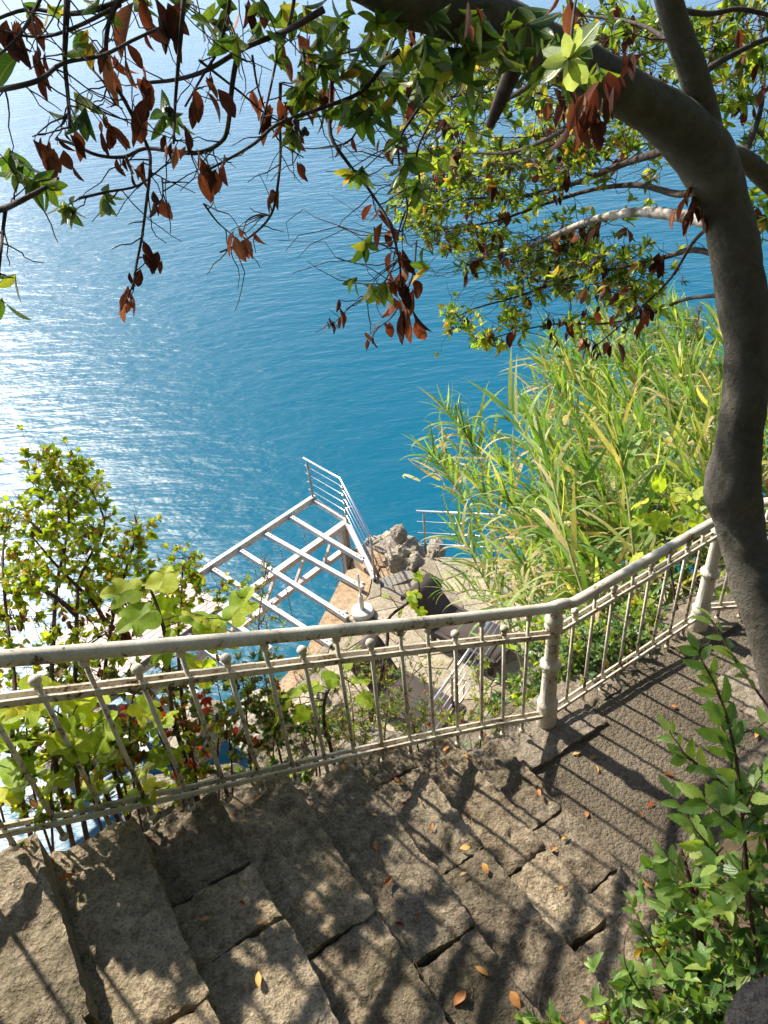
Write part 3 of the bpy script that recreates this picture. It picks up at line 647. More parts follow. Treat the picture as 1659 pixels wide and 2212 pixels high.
flat(mz2, S_P1+.02, S_P2, 'middle_bar', 6, .026); flat(bz2, S_P1+.02, S_P2, 'bottom_bar', 6, .022)
def baluster(s, zt, zb, tall, t=0., parent=rail):
    mb = MB(); j = lambda: rnd(-.004, .004); p0 = st(s+j(), t+j(), zb); p1 = st(s+j(), t+j(), zt)
    mb.tube([p0, p1], .0088, 9); bar = mb.build('baluster', M['paint'], parent, True)
    mb = MB(); mb.ball(p0-UZ*.004, .0165); mb.build('foot_ball', M['paint'], bar, True); mb = MB()
    if tall: mb.lathe(p1-UZ*.03, [(.011, 0), (.017, .008), (.019, .02), (.015, .034)], 10); mb.build('collar', M['paint'], bar, True)
    else:
        mb.ball(p1+UZ*.012, .0205); mb.lathe(p1-UZ*.03, [(.0105, 0), (.014, .012), (.012, .026)], 10); mb.build('ball_finial', M['paint'], bar, True)
tall1 = [-.57, -.285, 0, .285, .57, .855, 1.14, 1.2825, 1.5675, 1.8525, 1.96]
for i in range(-5, 15):
    s = .1425*i
    if s < -.74 or s > S_P1-.06: continue
    tall = i in (-4, -2, 0, 2, 4, 6, 8, 9, 11, 13)
    zb = bz1(s)-.10; baluster(s, (hz1(s)-.03) if tall else mz1(s)+.055, max(zb, stepz(s)+.0) if i % 3 else zb, tall)
n2 = 9; 
for i in range(1, n2):
    s = S_P1+(S_P2-S_P1)*i/n2; tall = i % 2 == 0
    baluster(s, (hz2(s)-.03) if tall else mz2(s)+.055, bz2(s)-.1, tall)
def post(s, t, zb, zt, k=1.):
    mb = MB(); H = zt-zb
    prof = [(.056, 0), (.058, .01), (.054, .13), (.05, .15), (.056, .165), (.056, .185), (.044, .2), (.04, .44), (.038, .47), (.055, .485), (.058, .5), (.055, .515), (.038, .53), (.036, .55), (.033, .74), (.032, .77), (.044, .785), (.047, .8), (.036, .815), (.047, .835), (.046, .85), (.034, .865), (.03, .9), (.03, .93)]
    prof = [(r_, z*H/.93) for r_, z in prof]
    mb.lathe(st(s, t, zb), prof, 32, .11); mb.build('post', M['paint'], rail, True)
post(S_P1, 0, LAND+.03, float(hz1(S_P1-.05))-.02); post(S_P2, 0, LAND+.02, float(hz2(S_P2))-.02)
# the last panel, turning past the second post
rail2 = thing('iron_railing', 'short white iron railing panel half hidden behind the tree trunk', 'railing', st(3.6, .1, LAND))
q0 = onz(1520, 1312, LAND+.13); q1 = onz(1640, 1303, LAND+.13); dv = nrm(q1-q0); q1 = q0+dv*1.5
for zz, nm in ((.13, 'bottom_bar'), (.78, 'middle_bar')):
    for sg in (1, -1):
        nn = np.cross(dv, UZ)*.0175*sg; mb = MB(); mb.beam(q0+UZ*(zz-.13)+nn, q1+UZ*(zz-.13)+nn, .009, .022); mb.build(nm, M['paint'], rail2)
mb = MB(); mb.tube([q0+UZ*.78, q1+UZ*.78], .027, 12); mb.build('handrail', M['paint'], rail2, True)
for i in range(10):
    p = q0+dv*(.1+.14*i); mb = MB(); mb.tube([p-UZ*.1, p+UZ*.72], .0098, 9); mb.ball(p-UZ*.1, .0165); mb.build('baluster', M['paint'], rail2, True)

# ------------------------------------------------------------------ steel deck frame over the water
FZ = TER+.06
deck = thing('deck_frame', 'bare white metal deck frame of joists over the water', 'deck frame', (*P2(620, 1200), FZ))
def fz(x, y, dz=0.): return onz(x, y, FZ)+UZ*dz
C0, C1, C2 = fz(676, 1078), fz(746, 1121), fz(810, 1249)
od = nrm(fz(433, 1239)-C0); OE = C0+od*6.6
def channel(mb, p, q, w_, h_):                                        # an open U section lying on its back edge
    mb.beam(p, q, w_, h_); return mb
mb = MB(); mb.beam(C0-od*.05, OE, .09, .15); mb.build('edge_beam', M['galv'], deck)
def joist(a, b, nm='joist'):
    mb = MB(); d = nrm(b-a); n_ = np.cross(d, UZ)
    mb.beam(a, b, .085, .04); mb.beam(a+n_*.034-UZ*.05, b+n_*.034-UZ*.05, .014, .06); mb.beam(a-n_*.034-UZ*.05, b-n_*.034-UZ*.05, .014, .06)
    o = mb.build(nm, M['galv'], deck)
    for e, sg in ((a, 1), (b, -1)):
        for k in (.1, .2):
            q = e+d*k*sg+UZ*.02; m = MB(); m.lathe(q, [(.014, 0), (.014, .012), (.006, .02)], 6); m.build('bolt', M['bolt'], o)
    return o
joist(C0+nrm(C1-C0)*.05, C1, 'side_beam'); joist(C1, C2, 'side_beam')
ends = [((623, 1113), (786, 1210)), ((568, 1149), (783, 1269)), ((514, 1185), (750, 1334)), ((454, 1225), (715, 1393))]
JD = nrm(fz(715, 1393)-fz(454, 1225))
for a, b in ends: joist(C0+od*((fz(*a)-C0)@od)+JD*.05, fz(*b))
step_ = np.linalg.norm(fz(514, 1185)-fz(454, 1225)); s4 = (fz(454, 1225)-C0)@od
for k in range(1, 5):
    a = C0+od*(s4+step_*k)+JD*.05; joist(a, a+JD*(2.6-.1*k))
# truss under the joists
g0 = C1-UZ*.11; gd = od
mb = MB(); mb.beam(g0+gd*.02, g0+gd*5.2, .13, .12); mb.build('truss_chord', M['galvb'], deck)
mb = MB(); mb.beam(g0+gd*.02-UZ*.62, g0+gd*5.2-UZ*.62, .12, .1); mb.build('truss_chord', M['galvb'], deck)
for k in range(6):
    a = g0+gd*(.35+.8*k)-UZ*.05; b = g0+gd*(.75+.8*k)-UZ*.58
    mb = MB(); mb.beam(a, b, .06, .05); mb.build('truss_brace', M['galvb'], deck)
    mb = MB(); mb.beam(b, g0+gd*(1.15+.8*k)-UZ*.05, .045, .04); mb.build('truss_brace', M['galvb'], deck)
nx_ = np.cross(gd, UZ)
mb = MB(); base = g0-UZ*.06+gd*.12
for sg in (-1, 1): mb.beam(base+gd*.09*sg, base+gd*.09*sg-UZ*1.2, .17, .02, gd)
mb.beam(base, base-UZ*1.2, .03, .16, gd); mb.build('column', M['galvb'], deck)
for x, y in [(800, 1251), (775, 1262), (738, 1325), (706, 1384), (757, 1338)]:
    mb = MB(); p = onz(x, y, TER-.04); mb.beam(p, p+np.array([.09, .03, 0]), .07, .05); mb.build('bracket', M['bolt'], deck)
# chains hanging from the joists
CH = thing
for i, (x, y, L_) in enumerate([(655, 1140, .6), (604, 1177, .65), (547, 1214, .6), (700, 1190, .45), (722, 1225, .8), (617, 1262, 1.), (735, 1175, .7), (745, 1310, .7)]):
    mb = MB(); p = fz(x, y, -.08); n_ = int(L_/.042)
    for k in range(n_):
        c = p-UZ*(.03+.042*k); mb.beam(c, c-UZ*.045, .022 if k % 2 else .006, .006 if k % 2 else .022, (1, 0, 0))
    mb.build('chain', M['chain'], deck)
# boarded part of the deck, seen through the shrub
pc = [fz(228, 1352, .045), fz(330, 1332, .045), fz(345, 1392, .045), fz(232, 1400, .045)]
bo = thing('board_deck', 'pinkish brown boarded platform glimpsed through the yellow green shrub', 'decking', pc[0])
b0 = C0+od*(s4+step_*1.02)+JD*.35+UZ*.055; b0 = fz(205, 1330, .06)
for k in range(14):
    mb = MB(); a = b0+JD*(.125*k); mb.beam(a-od*1.6+JD*.058, a+od*.9+JD*.058, .112, .03); mb.build('board', M['boards'], bo)
# second, lower metal frame to the left, over the glittering water
lf = thing('lower_frame', 'lower white metal frame glimpsed behind the fig leaves and railing bars', 'metal frame', onz(200, 1500, -10.))
for a, b in [((150, 1390), (330, 1560)), ((40, 1560), (250, 1420)), ((20, 1640), (300, 1470)), ((190, 1440), (215, 1640)), ((255, 1430), (400, 1580)), ((90, 1430), (250, 1640)), ((0, 1480), (120, 1640)), ((60, 1720), (330, 1560)), ((300, 1600), (330, 1650))]:
    mb = MB(); mb.beam(onz(*a, -10.), onz(*b, -10.05), .1, .1); mb.build('beam', M['galv'], lf)

# ------------------------------------------------------------------ stainless railings
def inox(name, label, tops, H, nr, posts, rail_r=.024, bar_r=.009, z0=None, gap=.21):
    th = thing(name, label, 'railing', tops[len(tops)//2]-UZ*H)
    mb = MB(); mb.tube(tops, rail_r, 10); mb.build('top_rail', M['inox'], th, True)
    for k in range(nr):
        mb = MB(); mb.tube([p-UZ*(gap*(k+1)-.02) for p in tops], bar_r, 8); mb.build('bar', M['inox'], th, True)
    for p in posts:
        mb = MB(); mb.tube([p-UZ*H, p-UZ*.07], .022, 10); mb.tube([p-UZ*.08, p-UZ*.02], .008, 8); mb.build('post', M['bronzed'], th, True)
    return th
def lift(p, z=1.0): return np.array(p)+UZ*z
k0 = C0+nrm(C0-C1)*.05+np.array([.02, .03, 0])
inox('stainless_railing', 'stainless railing bent along the outer corner of the deck frame', [lift(C0-nrm(C1-C0)*.1, 1.0), lift(C1, 1.0), lift(C2, 1.0)], .98, 4, [lift(C0, 1.0), lift(C1+(C2-C1)*.08, 1.0), lift(C2, 1.0)], gap=.2)
ra = onz(899, 1104, TER+1.0); rb = onz(1066, 1112, TER+1.0); rd = nrm(rb-ra)
inox('stainless_railing', 'straight level stainless railing along the seaward terrace edge', [ra, ra+rd*3.6], 1., 3, [onz(915, 1106, TER+1.), rb, rb+rd*1.4], gap=.26)
ga = onz(1112, 1262, TER+1.); gb = onz(912, 1550, TER+1.); gl = nrm(gb-ga)
inox('stainless_railing', 'slanting stainless railing beside the terrace loungers', [ga, gb], 1., 4, [ga+(gb-ga)*f for f in (.04, .38, .72, .98)], gap=.21)
ha = onz(1650, 1012, TER+1.); inox('stainless_railing', 'far stainless railing visible past the dark side of the trunk', [ha-np.array([1.2, .1, 0]), ha+np.array([2.5, .2, 0])], 1., 3, [ha+np.array([.4, .03, 0])], gap=.26)
# curled bath ladder grip on the frame corner
mb = MB(); c = C1+UZ*.05; mb.tube(spline([c, c+np.array([.05, .1, .12]), c+np.array([.2, .15, .1]), c+np.array([.26, .15, -.25]), c+np.array([.28, .12, -.45])], 4), .02, 8)
lad = mb.build('ladder_grip', M['galv'], deck, True)

# ------------------------------------------------------------------ parasol base and loungers
pb = thing('parasol_base', 'round white concrete parasol base with empty pole socket', 'parasol base', onz(784, 1326, TER))
c = onz(784, 1326, TER)
mb = MB(); mb.lathe(c, [(.18, 0), (.2, .02), (.205, .06), (.195, .1), (.17, .118), (.05, .125)], 28); mb.build('foot', M['white'], pb, True)
mb = MB(); mb.lathe(c, [(.042, .12), (.04, .44), (.034, .445)], 14); mb.build('socket_tube', M['white'], pb, True)
mb = MB(); mb.lathe(c+np.array([0, 0, 0]), [(.02, .43), (.02, .92)], 10); mb.build('pole_stub', M['inox'], pb, True)
def lounger(head, foot, label, width=.68, back=42.):
    d = foot-head; d[2] = 0; L = np.linalg.norm(d); d /= L; x = np.cross(d, UZ); th = thing('sun_lounger', label, 'sun lounger', (head+foot)/2, 'loungers on the terrace')
    zs = .3; g = head.copy(); g[2] = TER; hinge = .72
    prof = [(hinge-.72*math.cos(R(back)), zs+.72*math.sin(R(back))), (hinge-.62*math.cos(R(back))+.02, zs+.66*math.sin(R(back))), (hinge-.3*math.cos(R(back)), zs+.3*math.sin(R(back))), (hinge, zs), (hinge+.4, zs+.03), (hinge+.8, zs+.02), (L, zs)]
    prof = [(prof[0][0]-.09, prof[0][1]-.09), (prof[0][0]-.06, prof[0][1]-.01)]+prof
    P = spline(prof, 5); V = []; U = []; acc = 0
    for i, (a, z) in enumerate(P):
        if i: acc += np.linalg.norm(P[i]-P[i-1])
        for sg in (-1, 1): V.append(g+d*a+x*sg*(width/2-.04)+UZ*z); U.append((sg*.5+.5, acc))
    n = len(P); mb = MB(); mb.add(V, [(2*i, 2*i+2, 2*i+3, 2*i+1) for i in range(n-1)]); me = mb.mesh('woven_bed', M['wicker'], True)
    uv = me.uv_layers.new(name='UVMap'); li = np.empty(len(me.loops), int); me.loops.foreach_get('vertex_index', li); uv.data.foreach_set('uv', np.array(U)[li].ravel())
    o = put(bpy.data.objects.new('woven_bed', me), th); sm = o.modifiers.new('thick', 'SOLIDIFY'); sm.thickness = .03
    for sg in (-1, 1):
        e = x*sg*(width/2)
        mb = MB(); mb.beam(g+d*(hinge-.1)+e+UZ*(zs-.02), g+d*L+e+UZ*(zs-.02), .06, .1); mb.build('side_rail', M['dark'], th)
        mb = MB()
        for i in range(n//2-2): mb.beam(g+d*P[i][0]+e*.97+UZ*P[i][1], g+d*P[i+1][0]+e*.97+UZ*P[i+1][1], .05, .05)
        mb.build('back_rail', M['dark'], th)
        for a in (hinge, L-.08):
            mb = MB(); mb.beam(g+d*a+e, g+d*a+e+UZ*(zs-.05), .06, .07, d); mb.build('leg', M['dark'], th)
    mb = MB(); mb.beam(g+d*L-x*width/2+UZ*(zs-.02), g+d*L+x*width/2+UZ*(zs-.02), .06, .1); mb.build('foot_rail', M['dark'], th)
    return th
hd = onz(890, 1330, TER); ft = onz(1006, 1388, TER); dd = nrm(ft-hd)
lounger(hd, hd+dd*1.9, 'brown woven lounger with raised back just above the handrail line')
h2_ = onz(770, 1462, TER); lounger(h2_, h2_+nrm(dd+np.array([0.05, -.1, 0]))*1.9, 'brown woven lounger seen between the railing bars behind twigs')

# ================================================================== VEGETATION
class Plant:
    def __init__(s, name, label, cat, base, group=None):
        s.root = thing(name, label, cat, base, group); s.lv = Leaves(); s.tw = MB(); s.nodes = []
    def wood(s, pts, r0, r1, name=None, mk='bark', n=7, rough=.0, k=4):
        P = spline(pts, k); rad = np.linspace(r0, r1, len(P)); s.nodes.extend([(p, r) for p, r in zip(P, rad)])
        if name: mb = MB(); mb.tube(P, rad, n, rough=rough); mb.build(name, M[mk], s.root, True)
        else: s.tw.tube(P, rad, max(4, min(n, 5)), cap=False)
        return P
    def near(s, p, back=None):
        Q = np.array([q[0] for q in s.nodes]); d = np.linalg.norm(Q-p, axis=1)
        return s.nodes[int(np.argmin(d))][0]
    def twig(s, a, b, r=.003, amp=.12, sag=0., n=5, keep=True):
        W = wig(a, b, n, amp, sag); s.tw.tube(W, np.linspace(r, r*.5, len(W)), 4, cap=False)
        if keep: s.nodes.extend([(q, r) for q in W[1:]])
        return W
    def done(s, mk='twig', most=300):
        if s.tw.v: o = s.tw.build('twigs', M[mk], s.root, True); o['kind'] = 'stuff'
        s.lv.build(s.root, most)
BEHIND = [False]
def back(p):                                                          # keep growth on the sea side of the railing
    p = np.array(p, float); t = (p-A0)@ET
    if not BEHIND[0] or t < -.09: return p
    v = nrm(p); return v*((-.09-rnd(0, .05)+A0@ET)/(v@ET)) if abs(v@ET) > .05 else p-ET*(t+.09)
def tr(pts, d=None):                                                  # traced picture points with a distance each
    return [back(at(p[0], p[1], p[2] if len(p) > 2 else d)) for p in pts]

# ------------------------------------------------------------------ the leaning evergreen tree
tree = Plant('evergreen_tree', 'leaning grey trunked evergreen tree arching over the stone steps', 'tree', st(3.0, 1.75, LAND+.2))
tp = [(1745, 1640, 3.45, .125), (1700, 1480, 3.35, .112), (1652, 1330, 3.25, .1), (1618, 1220, 3.2, .1), (1594, 1120, 3.15, .108), (1578, 1045, 3.1, .118), (1592, 960, 3.05, .1), (1608, 860, 3.0, .094), (1612, 740, 2.95, .095), (1600, 620, 2.9, .096), (1582, 520, 2.86, .096), (1558, 425, 2.82, .096), (1528, 345, 2.77, .1), (1480, 285, 2.7, .095), (1415, 235, 2.6, .085), (1340, 195, 2.48, .08), (1250, 145, 2.34, .076), (1150, 90, 2.2, .072), (1040, 45, 2.08, .07), (930, 10, 2.0, .068), (800, -45, 1.95, .064), (640, -150, 1.95, .06), (450, -330, 2.0, .05), (200, -520, 2.2, .035)]
P = spline([np.append(at(x, y, d), r) for x, y, d, r in tp], 6)
mb = MB(); mb.tube(P[:, :3], P[:, 3]*.82, 28, rough=.12); mb.build('trunk', M['bark'], tree.root, True); tree.nodes.extend([(p[:3], p[3]) for p in P])
tree.wood(tr([(1530, 330, 2.78), (1518, 240, 2.75), (1495, 150, 2.7), (1462, 60, 2.66), (1435, -40, 2.62), (1400, -220, 2.6), (1330, -420, 2.6)]), .05, .026, 'limb', n=14, rough=.08)
tree.wood(tr([(1575, 330, 3.0), (1610, 345, 3.1), (1660, 390, 3.25), (1760, 470, 3.5)]), .03, .04, 'limb', n=12, rough=.08)
tree.wood(tr([(1130, 95, 2.25), (1105, 160, 2.3), (1080, 220, 2.36), (1058, 272, 2.4)]), .03, .012, 'broken_stub', 'twig', 8, .15)
tree.wood(tr([(1540, 480, 2.95), (1500, 472, 3.05), (1440, 462, 3.2), (1380, 458, 3.35), (1310, 468, 3.5), (1240, 490, 3.65), (1150, 530, 3.8), (1070, 545, 3.9), (1000, 570, 4.)]), .026, .007, 'branch', 'palebranch', 9, .1)
for pts, r0, r1 in [
    ([(1500, 300, 2.9), (1420, 330, 3.2), (1330, 360, 3.5), (1230, 400, 3.8), (1120, 425, 4.1), (1000, 430, 4.3), (900, 445, 4.4)], .03, .006),
    ([(1540, 400, 2.95), (1470, 420, 3.2), (1380, 400, 3.5), (1280, 410, 3.8), (1180, 440, 4.), (1060, 480, 4.2), (930, 500, 4.3)], .026, .005),
    ([(1570, 560, 2.95), (1500, 540, 3.2), (1420, 560, 3.5), (1330, 580, 3.7), (1230, 600, 3.9), (1120, 640, 4.), (1030, 665, 4.1), (975, 690, 4.1)], .02, .004),
    ([(1590, 640, 2.95), (1530, 640, 3.1), (1470, 650, 3.3), (1400, 680, 3.5), (1300, 700, 3.7), (1200, 700, 3.8), (1100, 720, 3.9), (1040, 740, 3.9)], .014, .003),
    ([(1560, 470, 2.9), (1500, 520, 3.1), (1450, 600, 3.3), (1390, 660, 3.4), (1320, 720, 3.5), (1290, 745, 3.5)], .012, .003),
    ([(1290, 180, 2.5), (1240, 260, 2.8), (1180, 300, 3.1), (1100, 330, 3.4), (1000, 330, 3.6), (900, 340, 3.7)], .022, .004),
    ([(1200, 130, 2.3), (1120, 200, 2.6), (1030, 240, 2.9), (930, 270, 3.1), (850, 320, 3.2)], .016, .004),
    ([(1480, 290, 2.8), (1400, 240, 3.2), (1320, 220, 3.6), (1220, 220, 4.), (1120, 230, 4.2)], .022, .005),
    ([(1500, 170, 2.75), (1560, 130, 3.), (1640, 90, 3.2), (1720, 60, 3.4)], .02, .01),
    ([(1480, 120, 2.75), (1400, 60, 3.), (1320, 40, 3.3), (1200, 30, 3.5)], .014, .005),
    ([(1600, 350, 3.1), (1640, 250, 3.4), (1650, 150, 3.6), (1640, 40, 3.8)], .02, .008),
    ([(1450, 20, 2.7), (1530, 30, 2.9), (1600, 20, 3.1), (1690, 40, 3.3)], .016, .01)]:
    tree.wood(tr(pts), r0*.6, r1*.7, 'branch', 'twig', 7, .1)
# thin hanging boughs over the water, traced
hang = [
    ([(147, -60), (145, 0), (142, 70), (140, 135), (147, 210), (151, 275)], 1.62, .0062),
    ([(300, -80), (262, -5), (236, 45), (229, 110), (240, 170), (268, 215), (298, 275), (322, 325), (324, 370), (316, 440), (306, 515), (295, 570), (287, 625)], 1.7, .0048),
    ([(700, 20), (640, 55), (600, 74), (525, 105), (450, 150), (380, 172), (302, 180)], 1.85, .007),
    ([(516, 100), (502, 180), (492, 275), (476, 308), (430, 330), (370, 326), (312, 321), (268, 339), (210, 335), (157, 311), (120, 300)], 1.8, .0058),
    ([(860, 110), (830, 140), (778, 200), (690, 235), (600, 268), (550, 310), (500, 340), (440, 372)], 1.95, .006),
    ([(606, 180), (604, 260), (606, 325), (600, 400), (585, 465), (545, 508), (505, 532), (476, 545)], 2.0, .0042),
    ([(585, 466), (560, 464), (535, 475), (525, 500)], 2.0, .0026),
    ([(400, -40), (392, 60), (384, 150), (378, 230), (375, 310)], 1.75, .005),
    ([(-20, 196), (40, 186), (90, 170), (137, 136), (220, 120), (285, 88), (345, 60)], 1.65, .005),
    ([(-20, 456), (10, 450), (52, 430), (100, 404), (125, 385)], 1.5, .006), ([(12, 452), (6, 500), (2, 545), (-2, 590)], 1.5, .0035),
    ([(172, 428), (235, 414), (300, 400), (358, 356), (413, 326)], 1.75, .003),
    ([(720, 120), (716, 200), (714, 290), (750, 350), (790, 400), (812, 432), (840, 480), (862, 560), (866, 620)], 2.1, .0055),
    ([(640, -40), (628, 40), (600, 120), (580, 210), (560, 290)], 1.9, .004),
    ([(500, -60), (492, 30), (470, 110), (440, 160), (400, 230)], 1.8, .004),
    ([(190, 215), (220, 240), (270, 258), (320, 258)], 1.75, .0024), ([(195, 145), (225, 180), (245, 220), (265, 235)], 1.75, .0022),
    ([(430, 130), (520, 200), (600, 260), (700, 250)], 1.95, .0032), ([(545, 120), (560, 200), (600, 300), (655, 340)], 1.95, .003),
    ([(330, -40), (240, 10), (150, 30), (60, 20), (-30, 50)], 1.7, .006), ([(260, 10), (160, 60), (80, 80), (-20, 60)], 1.7, .004), ([(100, -30), (60, 50), (20, 100), (-20, 130)], 1.6, .004),
    ([(850, 90), (800, 200), (760, 300), (690, 320)], 2.2, .004), ([(1000, 60), (960, 160), (900, 240), (860, 320), (880, 440), (868, 500)], 2.3, .005),
    ([(930, 260), (900, 330), (905, 400), (870, 470), (850, 560)], 2.4, .004), ([(440, 440), (470, 480), (505, 510)], 1.9, .0024), ([(350, 385), (352, 420), (345, 440)], 1.75, .002),
    ([(900, 520), (890, 600), (850, 680), (815, 710), (800, 735)], 2.4, .003), ([(860, 560), (820, 620), (760, 660), (730, 690), (712, 705)], 2.4, .0024)]
for pts, d, r in hang:
    o_ = rnd(-.06, .06); tree.wood([at(x, y, d+o_+.05*math.sin(i*1.7+d*9)) for i, (x, y) in enumerate(pts)], r, r*.5, 'bough', 'twig', 6)
# short side twigs on the boughs
for pts, d, r in hang:
    for i in range(len(pts)):
        k = random.randrange(len(pts)-1); f = rnd(0, 1); x = pts[k][0]*(1-f)+pts[k+1][0]*f; y = pts[k][1]*(1-f)+pts[k+1][1]*f
        a = at(x, y, d); b = a+rng.normal(0, .055, 3)+np.array([0, 0, -.03]); tree.twig(a, b, .0016, .2, keep=False)
dead = [(75, 125, 2, .07), (95, 140, 2, .07), (262, 125, 3, .085), (255, 140, 3, .08), (300, 215, 3, .1), (312, 265, 1, .07), (440, 205, 3, .07), (460, 190, 2, .07), (330, 30, 2, .1), (388, 30, 2, .095), (345, 60, 2, .08), (100, 335, 2, .07), (125, 325, 3, .085), (75, 320, 2, .065), (150, 300, 2, .06), (228, 272, 2, .06), (232, 300, 3, .065), (268, 352, 2, .06), (302, 372, 3, .07), (365, 318, 3, .06), (384, 320, 2, .06), (428, 345, 2, .1), (458, 378, 3, .06), (484, 365, 1, .065), (345, 455, 4, .065), (312, 545, 3, .05), (330, 560, 1, .06), (290, 600, 1, .06), (283, 650, 4, .065), (270, 670, 2, .05), (517, 505, 2, .06), (535, 525, 3, .06), (588, 425, 2, .045), (598, 225, 4, .075), (620, 260, 4, .07), (575, 235, 2, .07), (705, 200, 3, .09), (720, 185, 3, .08), (648, 86, 2, .07), (590, 110, 1, .07), (752, 265, 2, .05), (752, 315, 1, .045), (648, 355, 1, .06), (860, 305, 3, .07), (835, 320, 2, .07), (812, 470, 3, .075), (818, 500, 2, .07), (868, 560, 4, .09), (860, 610, 4, .1), (878, 640, 5, .11), (885, 685, 3, .11), (850, 660, 3, .08), (715, 705, 3, .055), (745, 690, 2, .055), (735, 660, 1, .045), (800, 735, 3, .055), (830, 700, 2, .07), (15, 90, 2, .08), (25, 60, 2, .07), (60, 60, 2, .07), (530, 20, 2, .06), (565, 20, 2, .06), (880, 20, 4, .12), (930, 50, 4, .13), (965, 40, 3, .12), (895, 70, 3, .11), (1010, 25, 2, .1), (1250, 225, 4, .12), (1275, 265, 4, .13), (1310, 200, 3, .13), (1330, 150, 2, .1), (1235, 255, 3, .1), (1375, 125, 2, .09), (1300, 235, 3, .12), (1220, 20, 2, .09), (1490, 420, 5, .1), (1500, 470, 4, .09), (1485, 450, 3, .08)]
for x, y, n, s in dead:
    d = 1.72 if x < 520 and y < 720 else 2.0 if x < 700 else 2.2 if x < 1000 else 1.55 if 1180 < x < 1420 and y > 90 else 1.5 if y < 90 else 2.75
    if 840 < x < 900 and y > 300: d = 2.25
    s *= d/1.72 if x < 700 else 1.
    if 1180 < x < 1420 or y < 90 and x > 850: s *= .62
    p = at(x, y-12, d); tree.lv.hang(p, n+1, s*.78); q = tree.near(p)
    if np.linalg.norm(q-p) < .4: tree.twig(q, p, .0018, .25, -.05, keep=False)
green = [(182, 70, 4, .055), (195, 100, 4, .06), (170, 215, 5, .065), (180, 245, 4, .07), (20, 130, 1, .1), (432, 40, 3, .075), (462, 50, 3, .085), (495, 20, 3, .07), (510, 80, 3, .06), (357, 250, 4, .06), (375, 245, 3, .055), (25, 335, 4, .085), (45, 375, 4, .085), (75, 395, 4, .075), (100, 405, 3, .06), (140, 445, 4, .05), (160, 455, 4, .05), (228, 420, 3, .045), (228, 440, 2, .045), (215, 15, 2, .06), (30, 600, 2, .06), (12, 655, 2, .06), (650, 170, 5, .06), (640, 285, 6, .05), (660, 200, 5, .055), (690, 140, 6, .06), (720, 120, 6, .065), (745, 100, 6, .065), (770, 150, 6, .07), (790, 200, 6, .075), (820, 170, 6, .075), (830, 90, 6, .075), (860, 150, 5, .075), (770, 230, 5, .07), (800, 240, 4, .07), (745, 60, 5, .06), (640, 40, 4, .06), (700, 60, 5, .06), (780, 370, 5, .05), (760, 375, 3, .05), (865, 300, 4, .06), (880, 350, 4, .06), (860, 390, 4, .055), (905, 400, 5, .06), (830, 620, 6, .055), (765, 605, 4, .05), (800, 620, 4, .05), (920, 580, 4, .06), (790, 530, 4, .055), (320, 10, 2, .05), (60, 20, 3, .05), (110, 20, 3, .05), (1020, 110, 5, .09), (1060, 70, 5, .08), (980, 120, 4, .09), (900, 110, 5, .08), (940, 140, 4, .08), (960, 20, 4, .09), (1120, 30, 4, .08)]
for x, y, n, s in green:
    d = 1.5 if x < 110 and y > 280 else 1.7 if x < 560 else 2.0 if x < 850 else 2.05
    p = at(x, y, d+rnd(-.05, .1)); ax = nrm(np.array([rnd(-.5, .5), rnd(-.5, .3), rnd(-.9, .1)])); tree.lv.rosette(p, ax, n+1, s*(d/1.72), spread=1.)
    q = tree.near(p)
    if np.linalg.norm(q-p) < .4: tree.twig(q, p, .0018, .25, keep=False)
for x, y, n, s in [(560, 60, 4, .05), (600, 130, 4, .05), (655, 110, 5, .055), (690, 90, 5, .055), (740, 170, 5, .055), (780, 110, 5, .06), (820, 50, 5, .06), (860, 200, 4, .055), (905, 170, 5, .055), (700, 240, 4, .05), (740, 220, 5, .05), (830, 240, 4, .05), (870, 60, 5, .07), (920, 90, 5, .07), (1080, 110, 5, .07), (1150, 60, 5, .07), (1040, 30, 5, .07), (990, 70, 5, .07), (1180, 150, 4, .06), (1120, 120, 5, .07), (1200, 90, 5, .07), (1260, 110, 5, .06), (1290, 150, 5, .06), (1140, 150, 5, .06), (930, 40, 5, .07), (870, 30, 4, .07), (1090, 60, 5, .07), (1240, 170, 4, .06), (560, 10, 4, .05), (610, 20, 4, .05), (660, 20, 4, .055), (300, 20, 3, .05), (410, 15, 3, .055), (240, 30, 3, .05), (640, 190, 4, .05), (680, 170, 4, .05), (720, 60, 4, .055), (760, 30, 4, .055), (800, 70, 4, .055), (660, 240, 4, .048), (610, 90, 3, .05), (480, 60, 3, .05), (450, 20, 3, .05), (840, 130, 5, .055), (940, 180, 5, .055), (900, 230, 4, .05), (980, 150, 5, .06), (1020, 190, 4, .06)]:
    p = at(x, y, rnd(1.85, 2.0)); tree.lv.rosette(p, nrm(np.array([rnd(-.5, .5), rnd(-.5, .3), rnd(-.9, .2)])), n+1, s)
# the pale rosette close to the lens, lit by the sun
p = at(1228, 128, 1.15)
for dx, dy, s in [(30, -75, .08), (-8, -55, .055), (-70, -25, .07), (62, -35, .07), (-55, 45, .07), (40, 50, .075), (12, 75, .08), (-65, 15, .06), (75, -90, .09)]:
    tree.lv.add(p, at(1228+dx, 128+dy, 1.15+rnd(-.05, .03))-p, -nrm(p)*.6+UZ*.5+rng.normal(0, .35, 3), s*.58, 'round', 'lf_pale')
tree.twig(p, at(1250, -60, 1.3), .0026, .1, keep=False)
